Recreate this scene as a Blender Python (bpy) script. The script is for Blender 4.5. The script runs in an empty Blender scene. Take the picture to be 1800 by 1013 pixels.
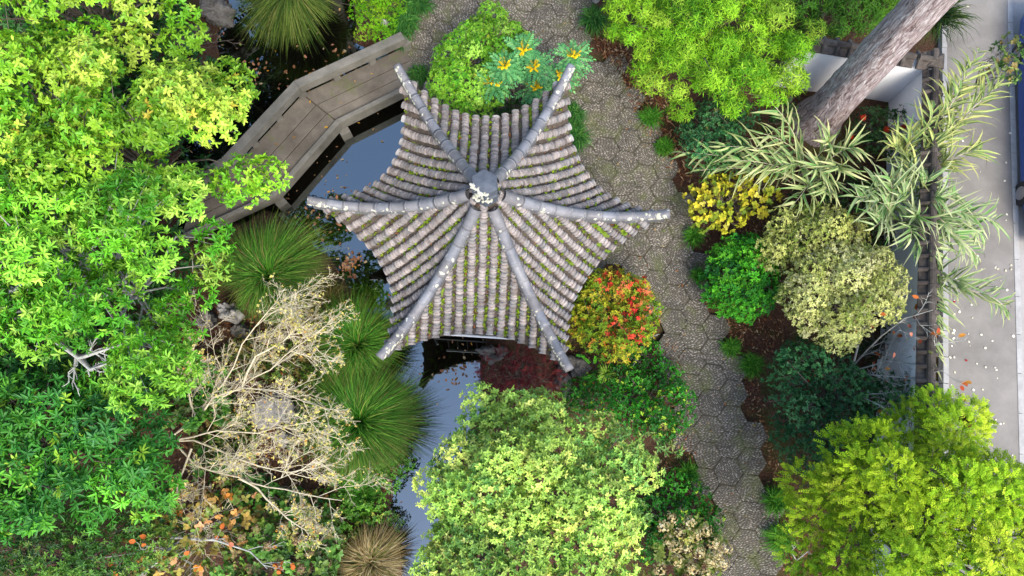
import bpy, math, random
import numpy as np
from mathutils import Vector, Matrix

scene = bpy.context.scene
COL = scene.collection
R = math.radians
# ------------------------------------------------------------------ camera
CAM_H, FPX, TILT = 16.5, 1250.0, 0.225          # drone height, focal length in photo pixels, tilt from straight down
cam_d = bpy.data.cameras.new('camera'); cam = bpy.data.objects.new('camera', cam_d); COL.objects.link(cam)
cam.location = (0, 0, CAM_H); cam.rotation_euler = (TILT, 0, 0)
cam_d.sensor_width = 36.0; cam_d.lens = 36.0 * FPX / 1800.0
cam_d.clip_start = 0.1; cam_d.clip_end = 2000
scene.camera = cam
# ------------------------------------------------------------------ light
SUN_EL, SUN_AZ = R(50), R(158)                  # elevation, compass bearing measured from +Y clockwise
world = bpy.data.worlds.new('World'); scene.world = world; world.use_nodes = True
wn = world.node_tree.nodes; wl = world.node_tree.links
bg = wn['Background']; sky = wn.new('ShaderNodeTexSky'); sky.sky_type = 'NISHITA'
sky.sun_disc = False; sky.sun_elevation = SUN_EL; sky.sun_rotation = SUN_AZ
sky.air_density = 1.0; sky.dust_density = 2.0; sky.ozone_density = 1.0; sky.altitude = 0
wl.new(sky.outputs[0], bg.inputs[0]); bg.inputs[1].default_value = 0.135
sun_d = bpy.data.lights.new('sun', 'SUN'); sun = bpy.data.objects.new('sun', sun_d); COL.objects.link(sun)
sun_d.energy = 1.5; sun_d.angle = R(28); sun_d.color = (1.0, 0.93, 0.80)
sdir = Vector((math.sin(SUN_AZ) * math.cos(SUN_EL), math.cos(SUN_AZ) * math.cos(SUN_EL), math.sin(SUN_EL)))
sun.rotation_euler = (-sdir).to_track_quat('-Z', 'Y').to_euler(); sun.location = sdir * 40
vs = scene.view_settings
vs.view_transform = 'Standard'; vs.look = 'None'; vs.gamma = 1.0; vs.use_curve_mapping = False; vs.exposure = 1.65
scene.cycles.use_denoising = True
scene.cycles.max_bounces = 4; scene.cycles.transmission_bounces = 2; scene.cycles.diffuse_bounces = 2; scene.cycles.glossy_bounces = 2
scene.cycles.caustics_reflective = False; scene.cycles.caustics_refractive = False

# ------------------------------------------------------------------ helpers
CT, ST = math.cos(TILT), math.sin(TILT)
def U(px, py, z=0.0):
    """photo pixel seen at height z -> world point"""
    u = (px - 900) / FPX; v = (506.5 - py) / FPX
    k = (z - CAM_H) / (v * ST - CT)
    return Vector((u * k, (v * CT + ST) * k, z))
def UP(poly, z): return np.array([U(x, y, z)[:2] for x, y in poly])
def srgb(c, k=1.0):
    return tuple(k * ((x / 255 / 12.92) if x <= 10 else ((x / 255 + 0.055) / 1.055) ** 2.4) for x in c)
def tag(o, label=None, cat=None, group=None, kind=None):
    if label: o['label'] = label
    if cat: o['category'] = cat
    if group: o['group'] = group
    if kind: o['kind'] = kind
    return o
def empty(name, loc, label, cat, group=None, rz=0.0):
    o = bpy.data.objects.new(name, None); COL.objects.link(o)
    o.location = loc; o.rotation_euler = (0, 0, rz); o.empty_display_size = 0.2
    return tag(o, label, cat, group)
def link(name, me, parent=None, world_coords=True):
    o = bpy.data.objects.new(name, me); COL.objects.link(o)
    if parent is not None:
        o.parent = parent
        if world_coords:
            m = Matrix.Identity(4); p = parent
            while p is not None:
                m = (p.matrix_parent_inverse @ p.matrix_basis) @ m; p = p.parent
            o.matrix_parent_inverse = m.inverted()
    return o
def mesh_np(name, V, F, mat, col=None, smooth=False):
    """fast mesh: V (n,3), F (m,3) or (m,4) int array, col (n,3) vertex colours"""
    V = np.ascontiguousarray(V, dtype=np.float32); F = np.ascontiguousarray(F, dtype=np.int32)
    me = bpy.data.meshes.new(name); n, m, k = len(V), len(F), F.shape[1]
    me.vertices.add(n); me.vertices.foreach_set('co', V.ravel())
    me.loops.add(m * k); me.loops.foreach_set('vertex_index', F.ravel())
    me.polygons.add(m); me.polygons.foreach_set('loop_start', np.arange(0, m * k, k, dtype=np.int32))
    me.polygons.foreach_set('loop_total', np.full(m, k, dtype=np.int32))
    if smooth: me.polygons.foreach_set('use_smooth', np.ones(m, dtype=bool))
    if col is not None:
        a = me.color_attributes.new('Col', 'FLOAT_COLOR', 'POINT')
        c4 = np.ones((n, 4), dtype=np.float32); c4[:, :3] = col
        a.data.foreach_set('color', c4.ravel())
    me.materials.append(mat); me.update(calc_edges=True); me.validate()
    return me
class MB:
    """collects polygons of one part"""
    def __init__(s): s.v = []; s.f = []; s.c = []
    def add(s, V, F, c=(1, 1, 1)):
        b = len(s.v); s.v += [tuple(x) for x in V]; s.f += [tuple(i + b for i in f) for f in F]; s.c += [c] * len(V); return s
    def box(s, x0, x1, y0, y1, z0, z1, M=None, c=(1, 1, 1)):
        V = [(x, y, z) for z in (z0, z1) for y in (y0, y1) for x in (x0, x1)]
        if M is not None: V = [M @ Vector(q) for q in V]
        return s.add(V, [(0, 2, 3, 1), (4, 5, 7, 6), (0, 1, 5, 4), (2, 6, 7, 3), (0, 4, 6, 2), (1, 3, 7, 5)], c)
    def prism(s, pts, z0, z1, c=(1, 1, 1)):
        n = len(pts)
        V = [(p[0], p[1], z0) for p in pts] + [(p[0], p[1], z1) for p in pts]
        return s.add(V, [tuple(range(n))[::-1], tuple(range(n, 2 * n))] + [(i, (i + 1) % n, n + (i + 1) % n, n + i) for i in range(n)], c)
    def tube(s, P, rad, n=8, c=(1, 1, 1), cap=True):
        P = [Vector(p) for p in P]; rad = rad if hasattr(rad, '__len__') else [rad] * len(P)
        V = []; F = []
        up = Vector((0.13, 0.31, 0.94))
        for i, p in enumerate(P):
            d = (P[min(i + 1, len(P) - 1)] - P[max(i - 1, 0)]).normalized()
            a = d.cross(up); a = a.normalized() if a.length > 1e-3 else d.orthogonal().normalized(); b = a.cross(d)
            for k in range(n):
                t = 2 * math.pi * k / n; V.append(p + (a * math.cos(t) + b * math.sin(t)) * rad[i])
        for i in range(len(P) - 1):
            for k in range(n):
                F.append((i * n + k, i * n + (k + 1) % n, (i + 1) * n + (k + 1) % n, (i + 1) * n + k))
        if cap: F += [tuple(range(n)), tuple(range((len(P) - 1) * n, len(P) * n))[::-1]]
        return s.add(V, F, c)
    def mesh(s, name, mat, smooth=False, bevel=0):
        me = bpy.data.meshes.new(name); me.from_pydata(s.v, [], s.f)
        a = me.color_attributes.new('Col', 'FLOAT_COLOR', 'POINT')
        c4 = np.ones((len(s.v), 4), dtype=np.float32); c4[:, :3] = np.array(s.c); a.data.foreach_set('color', c4.ravel())
        if smooth: me.polygons.foreach_set('use_smooth', [True] * len(me.polygons))
        me.materials.append(mat); me.update()
        if bevel:
            import bmesh
            bm = bmesh.new(); bm.from_mesh(me)
            bmesh.ops.recalc_face_normals(bm, faces=bm.faces)
            bmesh.ops.bevel(bm, geom=bm.edges[:], offset=bevel, segments=2, profile=0.7, affect='EDGES')
            bm.to_mesh(me); bm.free()
        return me
    def build(s, name, mat, parent=None, smooth=False, bevel=0):
        return link(name, s.mesh(name, mat, smooth, bevel), parent)

# ------------------------------------------------------------------ materials
def nodes_of(name):
    m = bpy.data.materials.new(name); m.use_nodes = True
    return m, m.node_tree.nodes, m.node_tree.links, m.node_tree.nodes['Principled BSDF']
def ramp(n, stops):
    r = n.new('ShaderNodeValToRGB'); e = r.color_ramp.elements
    while len(e) > 1: e.remove(e[-1])
    e[0].position, e[0].color = stops[0][0], (*stops[0][1], 1)
    for p, c in stops[1:]:
        x = e.new(p); x.color = (*c, 1)
    return r
def noise(n, l, scale, detail=6, rough=0.6, coord=None, dist=0.0):
    t = n.new('ShaderNodeTexNoise'); t.inputs['Scale'].default_value = scale
    t.inputs['Detail'].default_value = detail; t.inputs['Roughness'].default_value = rough; t.inputs['Distortion'].default_value = dist
    if coord is not None: l.new(coord, t.inputs['Vector'])
    return t
def mixc(n, l, fac, a, b, mode='MIX'):
    m = n.new('ShaderNodeMix'); m.data_type = 'RGBA'; m.blend_type = mode
    for s, v in ((m.inputs['Factor'], fac), (m.inputs[6], a), (m.inputs[7], b)):
        if hasattr(v, 'links'): l.new(v, s)
        elif hasattr(v, '__len__'): s.default_value = (*v, 1)
        else: s.default_value = v
    return m.outputs[2]
def geo_pos(n): return n.new('ShaderNodeNewGeometry').outputs['Position']
def bump(n, l, b, height, strength=0.5, dist=0.02):
    x = n.new('ShaderNodeBump'); x.inputs['Strength'].default_value = strength; x.inputs['Distance'].default_value = dist
    l.new(height, x.inputs['Height']); l.new(x.outputs[0], b.inputs['Normal'])

def mat_leaf(name, rough=0.42, trans=0.22, spec=0.5):
    m, n, l, b = nodes_of(name)
    a = n.new('ShaderNodeAttribute'); a.attribute_name = 'Col'
    b.inputs['Roughness'].default_value = rough; b.inputs['Specular IOR Level'].default_value = spec
    l.new(a.outputs['Color'], b.inputs['Base Color'])
    t = n.new('ShaderNodeBsdfTranslucent')
    tc = mixc(n, l, 1.0, a.outputs['Color'], (1.0, 1.0, 0.55), 'MULTIPLY'); l.new(tc, t.inputs['Color'])
    mx = n.new('ShaderNodeMixShader'); mx.inputs[0].default_value = trans
    l.new(b.outputs[0], mx.inputs[1]); l.new(t.outputs[0], mx.inputs[2])
    l.new(mx.outputs[0], n['Material Output'].inputs['Surface'])
    return m
M_LEAF = mat_leaf('leaf_glossy', 0.45, 0.14, 0.25)
M_SOFT = mat_leaf('leaf_matt', 0.65, 0.16, 0.12)
def mat_stone(name, c1, c2, scale=3.0, rough=0.9, bstr=0.4, bdist=0.02, spots=None, attr=False, moss=0.0, fine=60):
    m, n, l, b = nodes_of(name); pos = geo_pos(n)
    t = noise(n, l, scale, 8, 0.65, pos); r = ramp(n, [(0.3, c1), (0.7, c2)]); l.new(t.outputs['Fac'], r.inputs[0])
    c = r.outputs[0]
    t2 = noise(n, l, fine, 3, 0.6, pos)
    c = mixc(n, l, 0.35, c, mixc(n, l, t2.outputs['Fac'], (0.25, 0.25, 0.25), (1.0, 1.0, 1.0)), 'OVERLAY')
    if attr:
        a = n.new('ShaderNodeAttribute'); a.attribute_name = 'Col'; c = mixc(n, l, 1.0, c, a.outputs['Color'], 'MULTIPLY')
    if moss:
        t3 = noise(n, l, 1.6, 7, 0.7, pos, 0.3); r3 = ramp(n, [(0.62 - moss * 0.2, (0, 0, 0)), (0.74 - moss * 0.2, (1, 1, 1))]); l.new(t3.outputs['Fac'], r3.inputs[0])
        c = mixc(n, l, r3.outputs[0], c, mixc(n, l, 0.5, c, (0.10, 0.12, 0.03)))
    if spots:
        t4 = noise(n, l, spots[1], 4, 0.6, pos, 0.4); r4 = ramp(n, [(spots[2], (0, 0, 0)), (spots[2] + 0.03, (1, 1, 1))]); l.new(t4.outputs['Fac'], r4.inputs[0])
        c = mixc(n, l, r4.outputs[0], c, spots[0])
    l.new(c, b.inputs['Base Color']); b.inputs['Roughness'].default_value = rough; b.inputs['Specular IOR Level'].default_value = 0.3
    h = n.new('ShaderNodeMath'); h.operation = 'ADD'; l.new(t.outputs['Fac'], h.inputs[0]); l.new(t2.outputs['Fac'], h.inputs[1])
    bump(n, l, b, h.outputs[0], bstr, bdist)
    return m
M_TILE = mat_stone('roof_tile_clay', (0.122, 0.110, 0.106), (0.30, 0.278, 0.268), 6, 0.85, 0.5, 0.01, ((0.42, 0.41, 0.38), 14, 0.71), attr=True)
M_PAN = mat_stone('roof_pan_dirt', (0.03, 0.024, 0.02), (0.10, 0.078, 0.06), 9, 0.95, 0.6, 0.02, ((0.12, 0.19, 0.015), 3.5, 0.58))
M_RIDGE = mat_stone('ridge_tile_slate', (0.095, 0.097, 0.108), (0.21, 0.21, 0.225), 3, 0.45, 0.3, 0.01, ((0.62, 0.62, 0.55), 6, 0.68), attr=True)
M_FINIAL = mat_stone('finial_slate', (0.045, 0.054, 0.07), (0.085, 0.098, 0.12), 5, 0.6, 0.3, 0.01)
M_LICHEN = mat_stone('pale_lichen', (0.34, 0.34, 0.25), (0.52, 0.51, 0.43), 16, 0.95, 0.7, 0.02)
M_WOOD = mat_stone('dark_timber', (0.05, 0.028, 0.02), (0.10, 0.055, 0.04), 8, 0.6, 0.2, 0.01)
M_RAILP = mat_stone('weathered_white_paint', (0.55, 0.56, 0.58), (0.75, 0.75, 0.75), 12, 0.6, 0.2, 0.01)
M_CONC = mat_stone('bridge_concrete', (0.066, 0.056, 0.043), (0.145, 0.125, 0.10), 1.7, 0.92, 0.4, 0.012, ((0.16, 0.155, 0.14), 22, 0.72), moss=0.25, fine=45)
M_CONCR = mat_stone('bridge_rail_concrete', (0.085, 0.08, 0.067), (0.17, 0.16, 0.137), 2.2, 0.92, 0.4, 0.012, ((0.09, 0.10, 0.04), 5, 0.66), fine=45)
M_ROCK = mat_stone('weathered_rock', (0.05, 0.046, 0.04), (0.20, 0.185, 0.165), 3.2, 0.95, 1.0, 0.06, ((0.10, 0.12, 0.035), 3.0, 0.66), fine=18)
M_ROCKL = mat_stone('pale_rock', (0.10, 0.095, 0.088), (0.36, 0.345, 0.325), 3.4, 0.95, 1.0, 0.06, ((0.12, 0.11, 0.07), 4.0, 0.64), fine=16)
M_PAVE = mat_stone('pebble_and_mortar', (0.55, 0.55, 0.55), (1.15, 1.12, 1.05), 1.1, 0.75, 0.3, 0.004, attr=True, moss=0.6, fine=90)
M_SIDE = mat_stone('footpath_concrete', (0.138, 0.129, 0.117), (0.22, 0.206, 0.188), 1.1, 0.95, 0.25, 0.006, ((0.30, 0.295, 0.28), 26, 0.74), fine=70)
M_KERB = mat_stone('kerb_concrete', (0.24, 0.236, 0.228), (0.36, 0.355, 0.345), 3, 0.9, 0.3, 0.008)
M_ROAD = mat_stone('road_chipseal', (0.26, 0.25, 0.24), (0.32, 0.308, 0.295), 2, 0.95, 0.5, 0.01)
M_WALL = mat_stone('white_wall_plaster', (0.70, 0.705, 0.71), (0.80, 0.80, 0.80), 1.3, 0.85, 0.15, 0.01, ((0.34, 0.35, 0.34), 2.2, 0.70))
M_COPE = mat_stone('coping_tile_clay', (0.03, 0.025, 0.022), (0.095, 0.082, 0.072), 6, 0.9, 0.6, 0.02, ((0.10, 0.11, 0.03), 4, 0.64), attr=True)
M_BRANCH = mat_stone('pale_bare_twig', (0.36, 0.31, 0.20), (0.58, 0.52, 0.38), 9, 0.9, 0.3, 0.01)
M_GREYTW = mat_stone('grey_lichen_twig', (0.20, 0.205, 0.185), (0.40, 0.40, 0.365), 9, 0.9, 0.3, 0.01)
M_BARK = mat_stone('brown_bark', (0.06, 0.045, 0.032), (0.20, 0.17, 0.135), 6, 0.95, 0.6, 0.02)
def mat_pine_bark():
    m, n, l, b = nodes_of('pine_bark')
    tc = n.new('ShaderNodeTexCoord'); mp = n.new('ShaderNodeMapping'); mp.inputs['Scale'].default_value = (3.4, 3.4, 0.62)
    l.new(tc.outputs['Object'], mp.inputs['Vector'])
    t = noise(n, l, 3.6, 10, 0.75, mp.outputs[0], 1.3)
    r = ramp(n, [(0.36, (0.09, 0.05, 0.045)), (0.46, (0.27, 0.20, 0.19)), (0.55, (0.44, 0.37, 0.36)), (0.66, (0.68, 0.63, 0.62))]); l.new(t.outputs['Fac'], r.inputs[0])
    v = n.new('ShaderNodeTexVoronoi'); v.feature = 'DISTANCE_TO_EDGE'; v.inputs['Scale'].default_value = 3.6; l.new(mp.outputs[0], v.inputs['Vector'])
    r2 = ramp(n, [(0.0, (0.5, 0.48, 0.48)), (0.10, (1, 1, 1))]); l.new(v.outputs['Distance'], r2.inputs[0])
    l.new(mixc(n, l, 0.45, r.outputs[0], r2.outputs[0], 'MULTIPLY'), b.inputs['Base Color']); b.inputs['Roughness'].default_value = 0.9
    h = n.new('ShaderNodeMath'); h.operation = 'MULTIPLY_ADD'; l.new(r2.outputs[0], h.inputs[0]); h.inputs[1].default_value = 0.6; l.new(t.outputs['Fac'], h.inputs[2])
    bump(n, l, b, h.outputs[0], 0.9, 0.06)
    return m
M_PINE = mat_pine_bark()
def mat_ground():
    m, n, l, b = nodes_of('garden_soil'); pos = geo_pos(n)
    t = noise(n, l, 26, 8, 0.75, pos, 0.5)
    r = ramp(n, [(0.3, (0.022, 0.011, 0.007)), (0.5, (0.085, 0.044, 0.028)), (0.64, (0.17, 0.095, 0.06)), (0.8, (0.32, 0.22, 0.15))]); l.new(t.outputs['Fac'], r.inputs[0])
    t2 = noise(n, l, 0.9, 6, 0.7, pos, 0.4); r2 = ramp(n, [(0.50, (0, 0, 0)), (0.60, (1, 1, 1))]); l.new(t2.outputs['Fac'], r2.inputs[0])
    g = mixc(n, l, t.outputs['Fac'], (0.012, 0.022, 0.004), (0.075, 0.10, 0.018))
    l.new(mixc(n, l, mixc(n, l, 0.55, (0, 0, 0), r2.outputs[0]), r.outputs[0], g), b.inputs['Base Color'])
    b.inputs['Roughness'].default_value = 0.97; b.inputs['Specular IOR Level'].default_value = 0.15
    bump(n, l, b, t.outputs['Fac'], 1.0, 0.05)
    return m
M_GROUND = mat_ground()
def mat_water():
    m, n, l, b = nodes_of('pond_water'); pos = geo_pos(n)
    b.inputs['Base Color'].default_value = (0.003, 0.0028, 0.002, 1); b.inputs['Roughness'].default_value = 0.5; b.inputs['Specular IOR Level'].default_value = 0.0
    g = n.new('ShaderNodeBsdfGlossy'); g.inputs['Roughness'].default_value = 0.015; g.inputs['Color'].default_value = (0.88, 0.99, 1.0, 1)
    f = n.new('ShaderNodeFresnel'); f.inputs['IOR'].default_value = 3.3
    t = noise(n, l, 5, 2, 0.5, pos); bp = n.new('ShaderNodeBump'); bp.inputs['Strength'].default_value = 0.05; bp.inputs['Distance'].default_value = 0.01
    l.new(t.outputs['Fac'], bp.inputs['Height']); l.new(bp.outputs[0], g.inputs['Normal'])
    mx = n.new('ShaderNodeMixShader'); l.new(f.outputs[0], mx.inputs[0]); l.new(b.outputs[0], mx.inputs[1]); l.new(g.outputs[0], mx.inputs[2])
    l.new(mx.outputs[0], n['Material Output'].inputs['Surface'])
    return m
M_WATER = mat_water()
def mat_plain(name, c, rough=0.5, metal=0.0, coat=0.0):
    m, n, l, b = nodes_of(name); b.inputs['Base Color'].default_value = (*c, 1); b.inputs['Roughness'].default_value = rough
    b.inputs['Metallic'].default_value = metal; b.inputs['Coat Weight'].default_value = coat
    t = noise(n, l, 8, 4, 0.6, geo_pos(n)); r = ramp(n, [(0.3, tuple(x * 0.85 for x in c)), (0.7, c)]); l.new(t.outputs['Fac'], r.inputs[0]); l.new(r.outputs[0], b.inputs['Base Color'])
    return m
M_BLUE = mat_plain('car_paint_blue', (0.012, 0.06, 0.30), 0.3, 0.0, 0.8)
M_TYRE = mat_plain('tyre_rubber', (0.02, 0.02, 0.022), 0.8)
M_GLASS = mat_plain('dark_car_glass', (0.02, 0.025, 0.03), 0.08)
M_CHROME = mat_plain('silver_trim', (0.6, 0.6, 0.62), 0.3, 0.9)
M_LAMPR = mat_plain('red_lamp_lens', (0.35, 0.01, 0.01), 0.2)

# ------------------------------------------------------------------ polygon utilities (world XY)
def in_poly(P, poly):
    x, y = P[:, 0], P[:, 1]; ins = np.zeros(len(P), bool); n = len(poly)
    for i in range(n):
        x0, y0 = poly[i]; x1, y1 = poly[(i + 1) % n]
        c = (y0 > y) != (y1 > y)
        xi = x0 + (y - y0) / ((y1 - y0) if abs(y1 - y0) > 1e-9 else 1e-9) * (x1 - x0)
        ins ^= c & (x < xi)
    return ins
def edge_dist(P, poly):
    d = np.full(len(P), 1e9); n = len(poly)
    for i in range(n):
        a = poly[i]; b = poly[(i + 1) % n]; ab = b - a
        t = np.clip(((P - a) @ ab) / max(ab @ ab, 1e-9), 0, 1)
        d = np.minimum(d, np.linalg.norm(P - (a + t[:, None] * ab), axis=1))
    return d
def value_noise(P, s, seed):
    rg = np.random.default_rng(seed); T = rg.random((64, 64))
    q = P / s; i = np.floor(q).astype(int); f = q - i; f = f * f * (3 - 2 * f)
    g = lambda a, b: T[(i[:, 0] + a) % 64, (i[:, 1] + b) % 64]
    return (g(0, 0) * (1 - f[:, 0]) + g(1, 0) * f[:, 0]) * (1 - f[:, 1]) + (g(0, 1) * (1 - f[:, 0]) + g(1, 1) * f[:, 0]) * f[:, 1]

# ================================================================== SETTING
WATER_Z = -0.42
POND_PX = [(385, 75), (425, -60), (610, -60), (622, 70), (700, 100), (722, 170), (765, 205), (790, 300), (850, 450), (862, 560), (848, 640), (852, 700),
           (800, 800), (770, 900), (765, 1100), (706, 1100), (702, 960), (684, 890), (700, 838), (715, 775), (712, 690), (682, 615), (640, 560), (598, 480),
           (540, 405), (470, 372), (390, 400), (320, 420), (300, 300), (370, 170)]
POND = UP(POND_PX, WATER_Z)
GU, GV = Vector((0.991, -0.131)), Vector((0.131, 0.991))     # the garden's own axes: across, along the footpath
def ground():
    ax = np.concatenate([[-400, -120, -50, -25], np.arange(-16, 16.01, 0.1), [25, 50, 120, 400]])
    ay = np.concatenate([[-400, -120, -40, -12], np.arange(-5, 15.01, 0.1), [22, 50, 120, 400]])
    X, Y = np.meshgrid(ax, ay); P = np.stack([X.ravel(), Y.ravel()], 1)
    d = edge_dist(P, POND); s = np.where(in_poly(P, POND), -d, d)
    wob = (value_noise(P, 0.35, 3) - 0.5) * 0.22
    z = np.interp(s + wob, [-0.9, -0.25, 0.0, 0.12, 0.45], [-1.0, -0.75, -0.45, -0.22, 0.0])
    near = (np.abs(P[:, 0]) < 16) & (P[:, 1] > -5) & (P[:, 1] < 15)
    soft = np.clip((s - 0.3) / 0.5, 0, 1) * near
    z += ((value_noise(P, 0.5, 5) - 0.5) * 0.10 + (value_noise(P, 0.17, 6) - 0.5) * 0.05 - 0.08) * soft * (P[:, 0] < 8.6)
    z[(P @ np.array(GU)) > 9.0] = -0.15
    z[~near] = -0.15
    ny, nx = X.shape; idx = np.arange(nx * ny).reshape(ny, nx)
    F = np.stack([idx[:-1, :-1], idx[:-1, 1:], idx[1:, 1:], idx[1:, :-1]], -1).reshape(-1, 4)
    o = link('ground', mesh_np('ground', np.column_stack([P, z]), F, M_GROUND, smooth=True)); o['kind'] = 'structure'
    return o
ground()
def sheet(name, pts, z, mat, thick=None):
    mb = MB()
    if thick: mb.prism(pts, z - thick, z)
    else: mb.add([(p[0], p[1], z) for p in pts], [tuple(range(len(pts)))])
    o = mb.build(name, mat); o['kind'] = 'structure'; return o
wx0, wx1 = POND[:, 0].min() - 0.4, POND[:, 0].max() + 0.4; wy0, wy1 = POND[:, 1].min() - 0.4, POND[:, 1].max() + 0.4
sheet('pond_water', [(wx0, wy0), (wx1, wy0), (wx1, wy1), (wx0, wy1)], WATER_Z, M_WATER)

# street beyond the garden wall, in the garden's axes (a across, b along)
S0 = U(1666, 500, 0.0); SA = S0.to_2d().dot(GU)              # inner edge of the footpath
KA = U(1784, 500, 0.0).to_2d().dot(GU)
def G(a, b): q = GU * a + GV * b; return (q.x, q.y)
sheet('footpath', [G(SA, -60), G(KA, -60), G(KA, 80), G(SA, 80)], 0.0, M_SIDE, 0.4)
sheet('road', [G(KA + 0.13, -60), G(KA + 7, -60), G(KA + 7, 80), G(KA + 0.13, 80)], -0.12, M_ROAD)
kerb = tag(bpy.data.objects.new('kerb', None), kind='structure'); COL.objects.link(kerb)
for i in range(26):
    b0 = -5 + i * 0.92; mb = MB(); mb.prism([G(KA + 0.003, b0), G(KA + 0.133, b0), G(KA + 0.133, b0 + 0.91), G(KA + 0.003, b0 + 0.91)], -0.3, 0.012); mb.build('kerb_stone', M_KERB, kerb, bevel=0.012)
edge = tag(bpy.data.objects.new('footpath_edging', None), kind='structure'); COL.objects.link(edge)
for i in range(30):
    b0 = -4 + i * 0.62; mb = MB(); mb.prism([G(SA - 0.13, b0), G(SA - 0.003, b0), G(SA - 0.003, b0 + 0.605), G(SA - 0.13, b0 + 0.605)], -0.3, 0.035 + 0.008 * ((i * 7) % 3)); mb.build('edging_stone', M_KERB, edge, bevel=0.01)

# ------------------------------------------------------------------ hexagon pebble path
PATH_PX = [(700, 130), (715, 60), (790, -60), (1030, -60), (1018, 40), (1030, 75), (1045, 100), (1082, 112), (1092, 160), (1120, 180), (1120, 215), (1150, 240), (1150, 270), (1178, 300),
           (1190, 350), (1212, 400), (1210, 440), (1240, 460), (1238, 520), (1270, 560), (1275, 600), (1312, 640), (1305, 720), (1345, 745), (1345, 800), (1352, 880), (1340, 940), (1375, 960),
           (1380, 1080), (1240, 1080), (1262, 960), (1268, 900), (1225, 850), (1220, 800), (1195, 770), (1215, 720), (1195, 660), (1160, 640), (1155, 560), (1140, 490), (1060, 470), (1020, 420), (960, 300), (760, 190), (730, 180)]
PATHW = UP(PATH_PX, 0.0)
HEXP = 0.589; HEXR = HEXP / math.sqrt(3)
def paver_mesh(seed):
    rg = random.Random(seed); V = []; F = []; C = []
    def add(v, f, c):
        b = len(V); V.extend(v); F.extend([tuple(i + b for i in q) for q in f]); C.extend([c] * len(v))
    r = HEXR - 0.0035
    hexa = [(r * math.cos(R(60 * i)), r * math.sin(R(60 * i))) for i in range(6)]
    v = [(x, y, -0.10) for x, y in hexa] + [(x, y, -0.004) for x, y in hexa] + [(x * .985, y * .985, 0.004) for x, y in hexa]
    f = [(i, (i + 1) % 6, 6 + (i + 1) % 6, 6 + i) for i in range(6)] + [(6 + i, 6 + (i + 1) % 6, 12 + (i + 1) % 6, 12 + i) for i in range(6)] + [tuple(range(12, 18))]
    add(v, f, (0.085, 0.076, 0.056))
    for q in range(12): C[q] = (0.05, 0.048, 0.03)
    rot = rg.choice([0, 60, 120]) + rg.uniform(-12, 12) if seed % 3 == 0 else rg.uniform(-14, 14)
    amp, wl_, ph = rg.uniform(0.008, 0.026), rg.uniform(0.28, 0.5), rg.uniform(0, 6)
    cr, sr = math.cos(R(rot)), math.sin(R(rot)); rows = 19; pr = 0.036
    for j in range(-rows // 2 - 2, rows // 2 + 3):
        x = -HEXR + rg.uniform(0, 0.05)
        while x < HEXR:
            ln = rg.uniform(0.045, 0.085); cx = x + ln / 2; y = j * pr + amp * math.sin(cx / wl_ * 6.28 + ph) + rg.uniform(-.004, .004); x += ln + 0.006
            X, Y = cx * cr - y * sr, cx * sr + y * cr
            ok = all(X * math.cos(R(60 * k + 30)) + Y * math.sin(R(60 * k + 30)) < HEXP / 2 - 0.014 for k in range(6))
            if not ok: continue
            a, b_, h = ln * 0.48, 0.0145 * rg.uniform(.85, 1.12), rg.uniform(0.010, 0.020); an = R(rot) + rg.uniform(-.1, .1); ca, sa = math.cos(an), math.sin(an)
            ring = [(math.cos(R(60 * k)), math.sin(R(60 * k))) for k in range(6)]
            vv = [(X + a * p * ca - b_ * q * sa, Y + a * p * sa + b_ * q * ca, 0.003) for p, q in ring] + [(X + .68 * (a * p * ca - b_ * q * sa), Y + .68 * (a * p * sa + b_ * q * ca), 0.003 + h) for p, q in ring]
            g = rg.choice([0.12, 0.155, 0.185, 0.22, 0.29]) * rg.uniform(.85, 1.15); w = rg.uniform(0.8, 1.0)
            add(vv, [(k, (k + 1) % 6, 6 + (k + 1) % 6, 6 + k) for k in range(6)] + [(6, 7, 8, 9, 10, 11)], (g * 1.14, g * 1.06, g * (0.74 + .24 * w)))
    me = bpy.data.meshes.new('hexagon_paver'); me.from_pydata(V, [], F)
    at = me.color_attributes.new('Col', 'FLOAT_COLOR', 'POINT'); c4 = np.ones((len(V), 4), np.float32); c4[:, :3] = C; at.data.foreach_set('color', c4.ravel())
    me.materials.append(M_PAVE); me.update(); return me
PAVERS = [paver_mesh(i) for i in range(10)]
path = tag(bpy.data.objects.new('path', None), kind='structure'); COL.objects.link(path)
rp = random.Random(4)
hv = Vector((0.139, 0.990)); hu = Vector((0.990, -0.139)); h0 = Vector((4.94, 0.13))
PAVED = []
for i in range(-22, 6):
    for j in range(-8, 26):
        c = h0 + hu * (i * HEXP * 0.866) + hv * (HEXP * (j + 0.5 * (i % 2)))
        q = np.array([[c.x, c.y]])
        ins = in_poly(q, PATHW)[0]; d = edge_dist(q, PATHW)[0]
        if ins or d < 0.13:
            o = link('hexagon_paver', rp.choice(PAVERS), path, False)
            o.location = (c.x, c.y, 0.012 + rp.uniform(-.006, .008)); o.rotation_euler = (rp.uniform(-.008, .008), rp.uniform(-.008, .008), math.atan2(hu.y, hu.x) + R(60) * rp.choice([0, 3]))
            PAVED.append((c.x, c.y))
PAVED = np.array(PAVED)

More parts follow.
